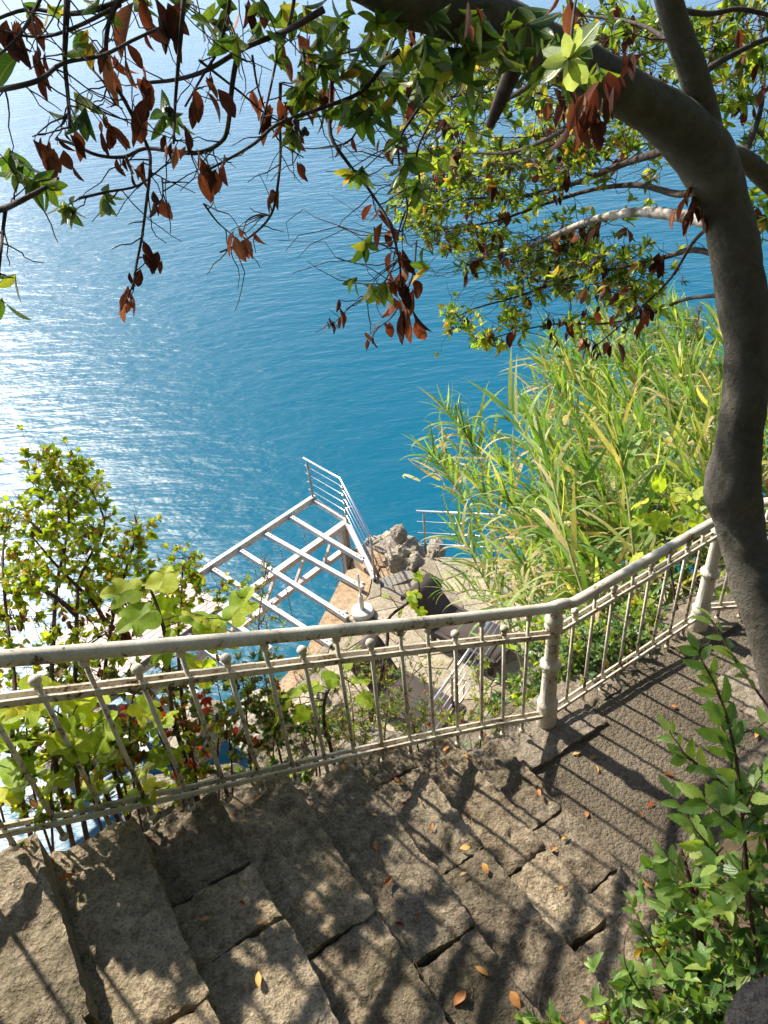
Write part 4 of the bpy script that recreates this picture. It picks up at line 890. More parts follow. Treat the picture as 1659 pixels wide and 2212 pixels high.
# outer foliage on the boughs reaching over the water: tufts through a volume
def tufts(pl, blobs, size, kind, mks, nl=(4, 7), r=.0022, up=.35, sag=.03, twigp=1., sub=2, spread=1., most=.75):
    for cx, cy, rx, ry, d, dd, n in blobs:
        for i in range(n):
            th = rnd(0, 6.283); q = math.sqrt(rnd(0, 1)); p = back(at(cx+rx*q*math.cos(th), cy+ry*q*math.sin(th), d+rnd(-dd, dd))); a = pl.near(p)
            if np.linalg.norm(a-p) > most: a = p+(a-p)*(most/np.linalg.norm(a-p))
            W = pl.twig(a, p, r, .16, rnd(-sag, sag)) if rnd(0, 1) < twigp else wig(a, p, 4, .1)
            ax = nrm(W[-1]-W[-2])+UZ*up+rng.normal(0, .25, 3)
            mk = random.choices([m for m, _ in mks], [c for _, c in mks])[0]
            if mk == 'lf_dead': pl.lv.hang(p, random.randint(2, 4), size*1.15)
            else: pl.lv.rosette(p, ax, random.randint(*nl), size, kind, mk, spread)
            for j in range(sub):
                b = W[random.randint(1, len(W)-2)]; e = b+rng.normal(0, .06, 3)*(size/.06)+UZ*.02; pl.twig(b, e, r*.7, .2, keep=False)
                if rnd(0, 1) < .6: pl.lv.rosette(e, nrm(e-b)+UZ*up, random.randint(3, 5), size*.85, kind, mk if mk != 'lf_dead' else 'lf_tree', spread)
LM = [('lf_lime', .74), ('lf_tree', .12), ('lf_dead', .14)]
tufts(tree, [(960, 420, 100, 60, 4.25, .25, 51), (900, 470, 60, 40, 4.3, .2, 24), (1020, 350, 90, 50, 4.0, .3, 39), (1090, 390, 90, 60, 4.1, .3, 36), (1180, 340, 100, 60, 3.9, .4, 33), (1000, 510, 90, 35, 4.2, .2, 27), (1080, 560, 90, 40, 4., .2, 27), (1180, 540, 90, 40, 3.9, .2, 24), (1270, 590, 110, 55, 3.8, .3, 39), (1150, 620, 80, 40, 3.95, .2, 21), (1370, 600, 90, 60, 3.6, .3, 27), (1000, 690, 40, 30, 4.1, .1, 12), (1055, 735, 35, 18, 3.9, .1, 10), (1110, 690, 40, 25, 3.9, .1, 10)], .058, 'laurel', LM)
tufts(tree, [(1290, 660, 130, 45, 3.6, .25, 16), (1180, 700, 90, 35, 3.8, .2, 9), (1290, 745, 40, 22, 3.5, .1, 5), (1360, 660, 40, 30, 3.5, .1, 6), (1280, 490, 100, 30, 3.6, .2, 8), (1200, 460, 120, 60, 3.9, .3, 8), (1150, 250, 150, 50, 3.7, .4, 10)], .06, 'laurel', [('lf_dead', .8), ('lf_lime', .2)], sub=1)
tufts(tree, [(1400, 90, 130, 70, 3.6, .4, 30), (1580, 60, 90, 70, 3.5, .3, 28), (1600, 170, 70, 70, 3.6, .3, 26), (1330, 60, 120, 60, 3.8, .4, 26), (1380, 200, 110, 60, 3.8, .3, 22), (1250, 300, 140, 60, 3.7, .4, 26), (1120, 160, 150, 90, 3.3, .5, 44), (980, 200, 130, 80, 2.9, .5, 32), (1350, 350, 120, 60, 3.9, .3, 20), (930, 300, 90, 60, 3., .4, 14), (1630, 460, 40, 60, 3.5, .2, 8), (1640, 300, 40, 60, 3.6, .2, 10)], .06, 'laurel', [('lf_tree', .42), ('lf_lime', .43), ('lf_dead', .15)])
# bare tangle of thin twigs
for i in range(1000):
    k = random.choice(tree.nodes); x, y, z = project(k[0])
    if not (850 < x < 1560 and 60 < y < 640 and z > 2): continue
    d = np.array([rnd(-.9, .2), rnd(-.2, .5), rnd(-.3, .25)])*rnd(.2, .6); tree.twig(k[0], k[0]+d, .0019, .38, rnd(-.08, .1), 6, keep=i % 3 == 0)
for i in range(16):
    x, y = rnd(0, 620), rnd(-20, 300); a = at(x, y, rnd(1.6, 2.)); q = tree.near(a); b = a+rng.normal(0, .12, 3)
    tree.twig(q if np.linalg.norm(q-a) < .4 else a+(q-a)*(.4/np.linalg.norm(q-a)), a, .0018, .3, .05, 6, False); tree.twig(a, b, .0013, .25, 0, 4, False)
# black berries by a few tips
bb = MB()
for x, y in [(1000, 690), (995, 700), (1060, 740), (1050, 738), (368, 242), (985, 705), (1022, 745), (640, 270), (655, 285)]:
    for k in range(4): bb.ball(at(x+rnd(-8, 8), y+rnd(-8, 8), 4.05 if x > 900 else 1.75), .006, 6, 5)
o = bb.build('berries', M['berry'], tree.root, True); o['kind'] = 'stuff'
# the crown overhead, above the frame: it shades the trunk, the boughs and the steps
def overhead(target, k0, k1, n, spread, size=.085, nl=7):
    for i in range(n):
        k = rnd(k0, k1); p = np.array(target)+rng.normal(0, spread, 3)+np.array(SUN)*k
        for _ in range(12):
            x, y, z = project(p)
            if not (z > .1 and -80 < x < PW+80 and y > -30): break
            p = p+np.array(SUN)*.4
        else: continue
        tree.lv.rosette(p, nrm(rng.normal(0, 1, 3)), nl, size, 'laurel', 'lf_tree', 1.2)
        if i % 3 == 0: tree.twig(p, p+rng.normal(0, .22, 3), .004, .2, keep=False)
for x, y, n in [(60, 1870, 8), (150, 1850, 8), (100, 1990, 9), (330, 1880, 9), (480, 1800, 10), (430, 1930, 10), (640, 1740, 10), (760, 1700, 9), (700, 1880, 9), (600, 1850, 8), (900, 1740, 8), (850, 2060, 4), (930, 2150, 4), (1050, 1700, 5), (1060, 2060, 3), (1150, 2160, 4), (1000, 1830, 3), (1250, 2060, 5), (1380, 1560, 5), (1500, 1450, 5), (820, 1960, 4), (250, 1960, 5), (1330, 1950, 3), (1450, 1750, 3), (1180, 1900, 3)]:
    P0 = onz(x, y, -2.9); overhead(P0, 5.2, 7.0, max(2, int(n*(.75 if x > 520 else .5))), .1)
for x, y, d, r in [(40, 80, 1.7, .3), (120, 200, 1.7, .3), (250, 120, 1.7, .3), (270, 280, 1.75, .3), (400, 120, 1.8, .3), (430, 300, 1.8, .25), (330, 480, 1.75, .2), (300, 620, 1.75, .15), (600, 220, 2., .3), (540, 480, 2., .2), (720, 160, 2.1, .3), (850, 200, 2.2, .3), (870, 600, 2.3, .2), (960, 60, 2., .3), (740, 690, 2.4, .15), (850, 420, 2.3, .25)]:
    overhead(at(x, y, d), 1.4, 3.4, 13, r)
for x, y, d, *_ in tp[12:20]: overhead(at(x, y, d), 2.2, 4.2, 3, .18)
for i in range(140):                                                  # unseen crown above steps and viewer, added to block sky light
    p = np.array([rnd(-3.5, 4.5), rnd(-2.5, 3.2), rnd(1.3, 3.2)])
    if p[1] > 1.6 and p[2] < 2: continue
    tree.lv.rosette(p, nrm(rng.normal(0, 1, 3)), 7, .15, 'laurel', 'lf_tree', 1.2)
tree.done('twig', 300)

# ------------------------------------------------------------------ turpentine shrub behind the railing
BEHIND[0] = True
sh = Plant('yellowing_shrub', 'tall yellow green shrub with small leaflets rising behind the railing', 'shrub', st(-.1, -.4, -4.2))
for pts in [[(175, 1900, 3.0), (118, 1640, 3.0), (112, 1480, 3.05), (116, 1356, 3.15), (125, 1249, 3.3), (140, 1184, 3.35), (148, 1100, 3.4), (120, 1040, 3.42), (85, 985, 3.45)],
            [(200, 1880, 3.05), (160, 1640, 3.05), (163, 1450, 3.1), (166, 1330, 3.2), (172, 1250, 3.3), (200, 1190, 3.35), (225, 1120, 3.4), (160, 1000, 3.5)],
            [(90, 1900, 2.9), (30, 1640, 2.9), (32, 1480, 3.), (14, 1330, 3.1), (6, 1200, 3.2), (20, 1110, 3.3)],
            [(300, 1850, 3.1), (240, 1640, 3.15), (225, 1480, 3.2), (245, 1330, 3.3), (275, 1220, 3.4), (295, 1150, 3.45), (290, 1110, 3.5)],
            [(440, 1800, 3.2), (400, 1560, 3.3), (385, 1400, 3.4), (392, 1290, 3.5), (395, 1205, 3.55)], [(166, 1330, 3.2), (120, 1290, 3.2), (60, 1260, 3.2), (15, 1240, 3.2)], [(140, 1184, 3.35), (90, 1150, 3.35), (50, 1110, 3.4)], [(225, 1340, 3.25), (200, 1300, 3.3), (130, 1230, 3.25), (70, 1160, 3.25)]]:
    sh.wood(tr(pts), .011, .003, 'stem', 'redtwig', 6)
SHM = [('lf_shrub', 1.)]
tufts(sh, [(85, 990, 45, 30, 3.45, .1, 14), (165, 1005, 40, 26, 3.5, .1, 10), (130, 1060, 85, 40, 3.42, .15, 28), (60, 1120, 70, 40, 3.35, .2, 24), (190, 1110, 60, 50, 3.42, .15, 22), (120, 1180, 110, 55, 3.35, .2, 36), (215, 1190, 60, 50, 3.4, .15, 18), (40, 1230, 60, 60, 3.25, .2, 20), (150, 1290, 130, 60, 3.25, .2, 34), (290, 1150, 45, 40, 3.5, .1, 14), (285, 1230, 50, 50, 3.45, .12, 20), (250, 1310, 80, 50, 3.35, .15, 20), (395, 1210, 32, 24, 3.55, .08, 9), (400, 1270, 55, 40, 3.5, .12, 18), (350, 1330, 70, 35, 3.45, .15, 12), (490, 1280, 50, 25, 3.6, .1, 9), (60, 1370, 80, 60, 3.1, .2, 14), (170, 1400, 110, 45, 3.15, .2, 14), (310, 1400, 80, 40, 3.3, .2, 10)], .036, 'round', SHM, (5, 8), .0019, .3, sub=2, spread=1.15)
tufts(sh, [(40, 1330, 60, 50, 3.1, .2, 10), (150, 1340, 80, 40, 3.15, .15, 10), (250, 1380, 60, 30, 3.2, .1, 8), (240, 1290, 60, 30, 3.3, .1, 6)], .034, 'dead', [('lf_dead', 1.)], sub=0)
sh.done('redtwig', 300)

# ------------------------------------------------------------------ fig saplings
def fig(label, stem, leaves, size=.15, group='fig saplings behind the railing', cut=0):
    f = Plant('fig_sapling', label, 'plant', np.array(at(*stem[0]))-UZ*.05, group)
    f.wood(tr(stem), .011, .005, 'stem', 'twig', 7)
    for x, y, d, tx, ty, s in leaves:
        p = back(at(x, y, d)); q = f.near(p); f.twig(q, p, .0032, .06, -.08, keep=False)
        e = at(x+tx, y+ty, d+rnd(-.06, .06)); f.lv.add(p, nrm(e-p)+UZ*rnd(-.3, .1), UZ*1.2-nrm(p)*.1+rng.normal(0, .4, 3), size*s*.8, 'fig', 'lf_fig')
    f.done('twig')
fig('fig sapling with broad leaves standing above the handrail', [(470, 1900, 2.9), (400, 1640, 2.95), (372, 1540, 2.98), (363, 1421, 3.0), (353, 1356, 3.02), (336, 1300, 3.05), (325, 1275, 3.05)],
    [(300, 1275, 3.05, -60, -5, 1.1), (345, 1280, 3.05, 14, -70, 1.05), (412, 1340, 3.05, 70, -25, 1.35), (500, 1340, 3.1, 25, -60, 1.2), (395, 1330, 3.0, 55, 10, .9), (330, 1320, 3.0, -60, 25, 1.2), (420, 1370, 3.0, 80, 0, 1.), (330, 1310, 3.1, 55, 15, 1.), (380, 1380, 2.95, -40, 30, 1.), (460, 1390, 3.0, 60, -20, .9), (330, 1400, 2.95, -60, 10, .9), (400, 1420, 2.95, 60, 30, 1.), (435, 1430, 2.95, 10, 60, .9)])
fig('fig sapling with large lobed leaves low behind the nearest bars', [(330, 1960, 2.65), (250, 1760, 2.7), (200, 1660, 2.75), (170, 1600, 2.8), (150, 1560, 2.85)],
    [(95, 1520, 2.75, -70, 5, 1.), (150, 1540, 2.75, 70, -40, 1.15), (60, 1590, 2.7, -80, 25, 1.2), (160, 1600, 2.65, -80, 30, 1.35), (200, 1580, 2.7, 60, -40, 1.2), (130, 1650, 2.6, 10, 70, 1.15), (230, 1640, 2.6, 70, -40, 1.3), (320, 1650, 2.65, 50, -60, 1.15), (240, 1690, 2.55, -75, 20, 1.2), (300, 1700, 2.6, 60, 20, 1.1), (60, 1680, 2.6, -70, 10, 1.1), (30, 1640, 2.6, -40, 60, 1.1), (190, 1500, 2.8, 60, -20, 1.), (330, 1560, 2.75, 70, -20, .9), (20, 1540, 2.7, -60, 20, 1.), (90, 1740, 2.5, -70, 20, 1.1), (180, 1700, 2.55, 60, 45, 1.05), (290, 1520, 2.9, 50, 20, .8), (50, 1500, 2.8, 60, -10, 1.), (240, 1600, 2.7, -60, 30, 1.1), (360, 1620, 2.7, -50, 30, 1.), (120, 1580, 2.7, 60, 10, 1.1), (10, 1700, 2.6, 50, 30, 1.1)], .165)
fig('yellow leaved fig shoot between the middle bars', [(760, 1860, 3.3), (720, 1640, 3.3), (700, 1560, 3.35), (705, 1500, 3.4), (735, 1460, 3.45)],
    [(690, 1480, 3.4, -40, 10, .75), (700, 1470, 3.4, 40, -10, .8), (650, 1490, 3.35, -50, 20, .75), (620, 1510, 3.3, -60, 20, .8), (600, 1540, 3.3, -30, 50, .85), (760, 1470, 3.45, 50, -20, .75), (745, 1440, 3.5, 25, -55, .8), (780, 1500, 3.45, 30, 30, .7), (660, 1530, 3.3, -40, 30, .7)], .14)
fig('young fig shoot with few curled leaves above the handrail by the parasol base', [(800, 1560, 4.0), (835, 1400, 4.0), (838, 1340, 4.0), (870, 1310, 4.0), (902, 1290, 4.05), (905, 1260, 4.05)],
    [(903, 1255, 4.05, 5, -40, .55), (880, 1288, 4.0, 45, -5, .75), (870, 1315, 4.0, -20, 25, .5), (890, 1300, 4.0, 15, 30, .5), (838, 1285, 4.0, -25, 5, .4), (905, 1315, 4.0, 18, 25, .6), (893, 1280, 4.0, 30, 15, .6)], .12)
fig('lime green fig by the bend of the far handrail', [(1500, 1500, 5.6), (1460, 1300, 5.6), (1440, 1180, 5.6), (1420, 1100, 5.7), (1440, 1060, 5.8)],
    [(1400, 1080, 5.6, -50, 20, 1.), (1420, 1060, 5.7, 20, -50, 1.), (1450, 1070, 5.7, 60, -20, 1.), (1470, 1100, 5.6, 60, 10, 1.), (1430, 1110, 5.6, -20, 50, 1.1), (1460, 1130, 5.6, 40, 40, 1.), (1400, 1120, 5.6, -60, 20, .9), (1500, 1070, 5.6, 40, -20, .9), (1420, 1180, 5.5, 20, 40, .9), (1390, 1200, 5.5, -40, 20, .9), (1500, 1120, 5.5, 30, 40, 1.), (1480, 1160, 5.5, -20, 50, .9)], .16)
fig('yellowing fig beyond the second post', [(1620, 1520, 5.6), (1600, 1400, 5.7), (1590, 1320, 5.8), (1585, 1260, 5.9)],
    [(1560, 1240, 5.8, -40, 0, .8), (1590, 1230, 5.8, 20, -40, .8), (1610, 1270, 5.7, 50, 0, .8), (1560, 1290, 5.7, -40, 30, .8), (1600, 1310, 5.6, 30, 30, .8), (1575, 1270, 5.8, -20, 40, .8), (1620, 1330, 5.6, 50, 20, .8), (1570, 1330, 5.6, -30, 30, .7)], .2)

# ------------------------------------------------------------------ low growth on the cliff edge
def bush(label, base, stems, blobs, size, kind, mks, nl=(4, 7), name='low_bush', tw='redtwig', most=300, up=.35, sub=2, cat='bush', r=.0018, extra=None, sp=1.):
    b = Plant(name, label, cat, base)
    for pts in stems: b.wood(tr(pts), .006, .002, 'stem', tw, 5)
    tufts(b, blobs, size, kind, mks, nl, r, up, sub=sub, most=.6, spread=sp)
    if extra: tufts(b, *extra)
    b.done(tw, most)
bush('red and green creeper tangle below the fig leaves', st(.25, -.4, -3.4), [[(430, 1860, 3.0), (380, 1680, 3.05), (340, 1580, 3.1), (300, 1500, 3.2)], [(440, 1860, 3.0), (420, 1650, 3.1), (390, 1560, 3.2), (370, 1480, 3.3)], [(480, 1840, 3.1), (470, 1640, 3.2), (480, 1540, 3.3)], [(300, 1880, 2.9), (270, 1700, 2.95), (230, 1620, 3.0)]],
     [(360, 1560, 70, 50, 3.2, .15, 26), (300, 1540, 50, 40, 3.15, .1, 14), (450, 1580, 60, 50, 3.25, .1, 18), (240, 1640, 60, 40, 3.0, .1, 10), (420, 1500, 60, 30, 3.3, .1, 14), (400, 1650, 70, 40, 3.1, .1, 16), (440, 1680, 60, 25, 3.15, .05, 10)], .04, 'round', [('lf_red', .22), ('lf_low', .33), ('lf_shrub', .45)], (3, 5), 'creeper', sub=1)
bush('tangled russet undergrowth below the tall yellow green shrub', st(-.2, -.4, -3.6), [[(150, 1950, 2.7), (80, 1740, 2.75), (60, 1600, 2.9), (50, 1480, 3.)], [(260, 1930, 2.75), (200, 1720, 2.85), (180, 1580, 2.95), (190, 1460, 3.1)], [(60, 1950, 2.6), (0, 1740, 2.7), (-20, 1600, 2.8)], [(330, 1900, 2.85), (290, 1700, 2.95), (280, 1560, 3.1), (300, 1450, 3.2)], [(120, 1920, 2.7), (110, 1700, 2.8), (130, 1500, 3.)]],
     [(60, 1480, 80, 50, 3.05, .15, 22), (180, 1480, 80, 50, 3.1, .15, 22), (300, 1470, 70, 40, 3.2, .15, 16), (60, 1600, 80, 60, 2.85, .1, 22), (170, 1620, 70, 60, 2.9, .1, 20), (280, 1620, 60, 60, 3., .1, 18), (60, 1740, 70, 40, 2.7, .05, 14), (180, 1740, 70, 30, 2.8, .05, 14), (330, 1720, 60, 30, 2.95, .05, 12)], .036, 'round', [('lf_low', .5), ('lf_shrub', .38), ('lf_dead', .12)], (4, 6), sub=2)
bush('dark small leaved bush behind the railing below the deck frame', st(.6, -.45, -3.7), [[(560, 1850, 3.2), (540, 1640, 3.25), (530, 1520, 3.35), (520, 1440, 3.45)], [(600, 1840, 3.2), (590, 1640, 3.3), (600, 1520, 3.4)], [(500, 1840, 3.1), (500, 1640, 3.2), (470, 1480, 3.35)]],
     [(540, 1480, 60, 45, 3.4, .15, 34), (520, 1560, 60, 50, 3.3, .15, 34), (600, 1560, 60, 50, 3.35, .15, 28), (560, 1430, 50, 25, 3.5, .1, 14), (560, 1640, 70, 35, 3.25, .1, 18), (470, 1450, 40, 25, 3.4, .1, 10)], .032, 'round', [('lf_low', .5), ('lf_green', .35), ('lf_lime', .15)], (4, 6))
bush('sparse thorny undergrowth with tiny leaves in front of the loungers', st(1.1, -.5, -4.1), [[(800, 1820, 3.7), (770, 1640, 3.75), (760, 1520, 3.9), (740, 1420, 4.)], [(850, 1800, 3.7), (830, 1620, 3.8), (840, 1500, 3.95), (830, 1420, 4.05)], [(700, 1820, 3.5), (690, 1660, 3.55), (660, 1560, 3.6), (640, 1480, 3.7)], [(930, 1760, 3.9), (900, 1600, 4.), (880, 1500, 4.1), (900, 1430, 4.2)]],
     [(800, 1480, 90, 60, 3.95, .2, 80), (740, 1570, 80, 50, 3.7, .15, 66), (860, 1560, 80, 50, 3.9, .2, 60), (680, 1600, 60, 40, 3.55, .1, 22), (900, 1450, 60, 40, 4.15, .15, 18), (660, 1440, 50, 20, 3.8, .1, 12), (760, 1410, 50, 20, 4.05, .1, 8), (930, 1540, 40, 40, 4.1, .1, 12)], .031, 'narrow', [('lf_low', .45), ('lf_lime', .35), ('lf_green', .2)], (5, 7), sub=2)
bush('bright green weed tuft below the yellow fig shoot', st(1.0, -.35, -3.7), [[(690, 1760, 3.5), (680, 1600, 3.5), (690, 1560, 3.52)]], [(690, 1545, 25, 22, 3.5, .06, 12), (560, 1680, 30, 20, 3.1, .05, 8), (640, 1670, 30, 15, 3.3, .05, 8)], .045, 'narrow', [('lf_green', .4), ('lf_lime', .6)], (6, 9), name='weed', cat='weed', sub=0, up=1.)
bush('feathery yellow green weed beside the slanting stainless railing', st(1.75, -.5, -4.4), [[(1030, 1700, 4.4), (1040, 1560, 4.4), (1035, 1480, 4.45), (1025, 1420, 4.5)]], [(1035, 1450, 20, 40, 4.5, .1, 16), (1040, 1510, 22, 30, 4.45, .1, 14), (1075, 1550, 50, 25, 4.4, .1, 10), (970, 1540, 30, 40, 4.2, .1, 12)], .034, 'narrow', [('lf_lime', .8), ('lf_low', .2)], (5, 8), name='weed', cat='weed', sub=1, up=.8)
bush('dense glossy green bush crowding the landing railing', st(2.6, -.35, -3.8), [[(1290, 1560, 5.0), (1280, 1460, 5.0), (1290, 1380, 5.1)], [(1360, 1520, 5.1), (1360, 1440, 5.1), (1350, 1370, 5.2)], [(1230, 1560, 4.8), (1220, 1460, 4.9), (1180, 1400, 5.)]],
     [(1290, 1400, 70, 50, 5.05, .25, 70), (1370, 1400, 60, 45, 5.15, .2, 46), (1240, 1440, 40, 50, 4.9, .15, 34), (1330, 1450, 70, 40, 4.95, .2, 46), (1170, 1430, 40, 50, 5., .2, 26), (1140, 1500, 30, 40, 4.9, .15, 14), (1400, 1360, 50, 35, 5.3, .2, 26)], .062, 'laurel', [('lf_green', .75), ('lf_lime', .25)], (5, 7), sub=2, extra=([(1360, 1330, 60, 35, 5.3, .2, 16), (1180, 1360, 40, 30, 5.2, .2, 12), (1150, 1540, 30, 20, 4.8, .1, 8)], .055, 'round', [('lf_lime', 1.)], (4, 6)))
bush('grey green wispy shoot poking up in front of the deck frame', st(.75, -.5, -3.8), [[(620, 1700, 3.4), (590, 1560, 3.5), (560, 1380, 3.65), (565, 1290, 3.75), (578, 1210, 3.8)]], [(575, 1230, 14, 30, 3.8, .05, 12), (560, 1290, 24, 30, 3.75, .05, 14), (600, 1350, 30, 20, 3.7, .08, 8), (540, 1350, 40, 20, 3.65, .08, 8)], .026, 'narrow', [('lf_low', .7), ('lf_shrub', .3)], (4, 7), name='wispy_shoot', cat='plant', sub=1)

gc = Plant('ground_cover', 'small leaved ground cover creeping along the cliff edge under the bars', 'ground cover', st(.5, -.3, -3.4))
for i in range(420):
    s = rnd(-.75, 2.9); k = rnd(.0, .16); p = cliff_p(s, k)+UZ*rnd(.02, .16)+ES*rng.normal(0, .02)
    if (p-A0)@ET > -.1: p = p-ET*.06
    mk = random.choices(['lf_low', 'lf_green', 'lf_shrub', 'lf_dead', 'lf_red', 'lf_lime'], [.36, .24, .14, .1, .05, .11])[0]
    if s > 1.9 and rnd(0, 1) < .6: mk = 'lf_green'
    gc.lv.rosette(p, UZ+rng.normal(0, .5, 3), random.randint(4, 7), rnd(.03, .048), random.choice(['round', 'narrow', 'laurel']), mk, 1.2)
    if i % 2: gc.tw.tube(wig(p, p+np.array([rnd(-.06, .06), rnd(-.06, .06), -.18]), 3, .2), [.0018]*4, 4, False)

gc.done('redtwig', 300)

# ------------------------------------------------------------------ giant cane thicket
BEHIND[0] = False
M['lf_straw'] = m_leaf('dry cane leaf', [(0, (.3, .2, .09)), (.5, (.45, .34, .17)), (1, (.55, .45, .27))], .35, .6, .05, 0, .2)
cane = Plant('cane_thicket', 'giant cane thicket with long arching leaves above the landing railing', 'cane', (3.2, 6.2, -7.5))
def reed(tip, d, base, nl, ll, droop=.2, r=.011):
    t = at(*tip, d); b = np.array(base, float); L = np.linalg.norm(t-b); mid = (t+b)/2+UZ*L*.1+np.array([rnd(-.1, .1), rnd(-.1, .1), 0])
    P = spline([b, b*.7+mid*.3+UZ*.06*L, mid, t*.6+mid*.4+UZ*.03*L, t], 4); mb = MB(); mb.tube(P, np.linspace(r, r*.35, len(P)), 6); mb.build('stem', M['reedstem'], cane.root, True)
    ph = rnd(0, 3.14); n = len(P)
    for i in range(nl):
        f = .32+.68*((i+.5)/nl)**.8; q = f*(n-1); k = min(n-2, int(q)); p = P[k]+(P[k+1]-P[k])*(q-k); ax = nrm(P[k+1]-P[k])
        sd = frame(ax, UZ)[:, 0]; vv = np.cross(sd, ax); th = ph+(0 if i % 2 else math.pi)+rnd(-.5, .5); out = sd*math.cos(th)+vv*math.sin(th)
        ang = rnd(.6, 1.25)*(1.2-.7*f); dr = ax*math.cos(ang)+out*math.sin(ang)
        v = 0 if f > .9 else random.choice((0, 1, 1, 2, 2, 3)); cane.lv.add(p, dr, UZ+rng.normal(0, .35, 3)+out*-.3, ll*rnd(.65, 1.15)*(1.1-.35*f), 'reed', 'lf_reed', v)
tips = [(945, 985, 9.5), (960, 880, 10), (925, 975, 9), (1000, 930, 10), (1010, 1010, 8.5), (1040, 1060, 8), (1150, 880, 9), (1130, 900, 8), (1160, 750, 11), (1180, 800, 10.5), (1200, 740, 11), (1250, 730, 11), (1300, 700, 11.5), (1350, 690, 11), (1400, 680, 11.5), (1420, 650, 11), (1450, 670, 11), (1480, 690, 10.5), (1540, 690, 10.5), (1210, 850, 9.5), (1270, 800, 10), (1330, 780, 10), (1390, 760, 10), (1440, 750, 9.5), (1500, 760, 9.5), (1550, 800, 9), (1240, 900, 8.5), (1300, 880, 8.5), (1360, 860, 8.5), (1430, 850, 8.5), (1490, 860, 8.2), (1540, 900, 8), (1190, 960, 7.5), (1260, 980, 7.5), (1320, 950, 7.5), (1390, 950, 7.5), (1450, 940, 7.3), (1510, 960, 7.2), (1080, 1000, 8), (1100, 1080, 7.5), (1150, 1040, 7.5), (1210, 1050, 7), (1280, 1040, 7), (1340, 1050, 7), (1400, 1040, 6.8), (1480, 1030, 6.8), (985, 1150, 7.8), (1150, 1140, 7), (1230, 1120, 6.8), (1300, 1130, 6.6), (1360, 1140, 6.4), (1130, 1220, 6.8), (1200, 1210, 6.5), (1260, 1200, 6.3), (1560, 740, 9.5), (1590, 960, 7.5), (1640, 880, 8), (1650, 980, 7.6), (1310, 820, 9), (1460, 800, 9), (1220, 780, 10.5), (1375, 720, 11), (1500, 720, 10.5), (1240, 1000, 7.2), (1180, 1100, 7.1), (1430, 1090, 6.7), (1525, 1050, 6.8)]
for i, (x, y, d) in enumerate(tips):
    t = at(x, y, d); rise = rnd(2.0, 3.2); b = t+np.array([.35*rise*rnd(.6, 1.2)+.2, -.15*rise*rnd(.5, 1.3), -rise])
    reed((x, y), d, b, random.randint(28, 36), rnd(.5, .75))
    if i % 3 and x > 1120: reed((x+rnd(-45, 45), y+rnd(-10, 60)), d+rnd(-.3, .5), b+rng.normal(0, .25, 3), random.randint(26, 34), rnd(.45, .7))
# two stout near canes with broad leaves
for tip, d, base in [((1165, 960), 6.0, at(1340, 1480, 5.9)-UZ*.3), ((1335, 960), 5.9, at(1390, 1470, 5.9)-UZ*.3), ((1100, 880), 7.2, at(1260, 1330, 6.8)-UZ*.3)]:
    reed(tip, d, base, 20, .72, r=.016)
for i in range(1800):                                                  # skirts of drier leaves inside the thicket
    x, y, d = random.choice(tips); x += rnd(-30, 110); y += rnd(20, 190)
    if x < 1120 and y > 1040: continue
    p = at(x, y, d+rnd(-.3, .6)); cane.lv.add(p, np.array([rnd(-1, .6), rnd(-.6, .4), rnd(-.2, .9)]), UZ+rng.normal(0, .4, 3), rnd(.4, .7), 'reed', 'lf_straw' if rnd(0, 1) < .22 else 'lf_reed')
for tip, d, base in [((985, 1160), 7.6, at(1120, 1400, 7.4)), ((1050, 1190), 7.2, at(1130, 1420, 7.)), ((1010, 1250), 7.2, at(1100, 1400, 7.1)), ((950, 1270), 7.4, at(1120, 1330, 7.2)), ((1120, 1230), 6.8, at(1180, 1420, 6.7))]:
    reed(tip, d, base, 14, .45, r=.006)
# a feathery plume
mb = MB(); p = at(1508, 690, 9.8)
for k in range(60):
    a = p+UZ*rnd(-.22, .15); mb.tube([a, a+np.array([rnd(-.05, .05), rnd(-.05, .05), rnd(.04, .1)])], [.004, .001], 3, False)
mb.tube([p-UZ*1.5, p+UZ*.2], .006, 5); mb.build('plume', M['plume'], cane.root)
cane.done('reedstem', 300)

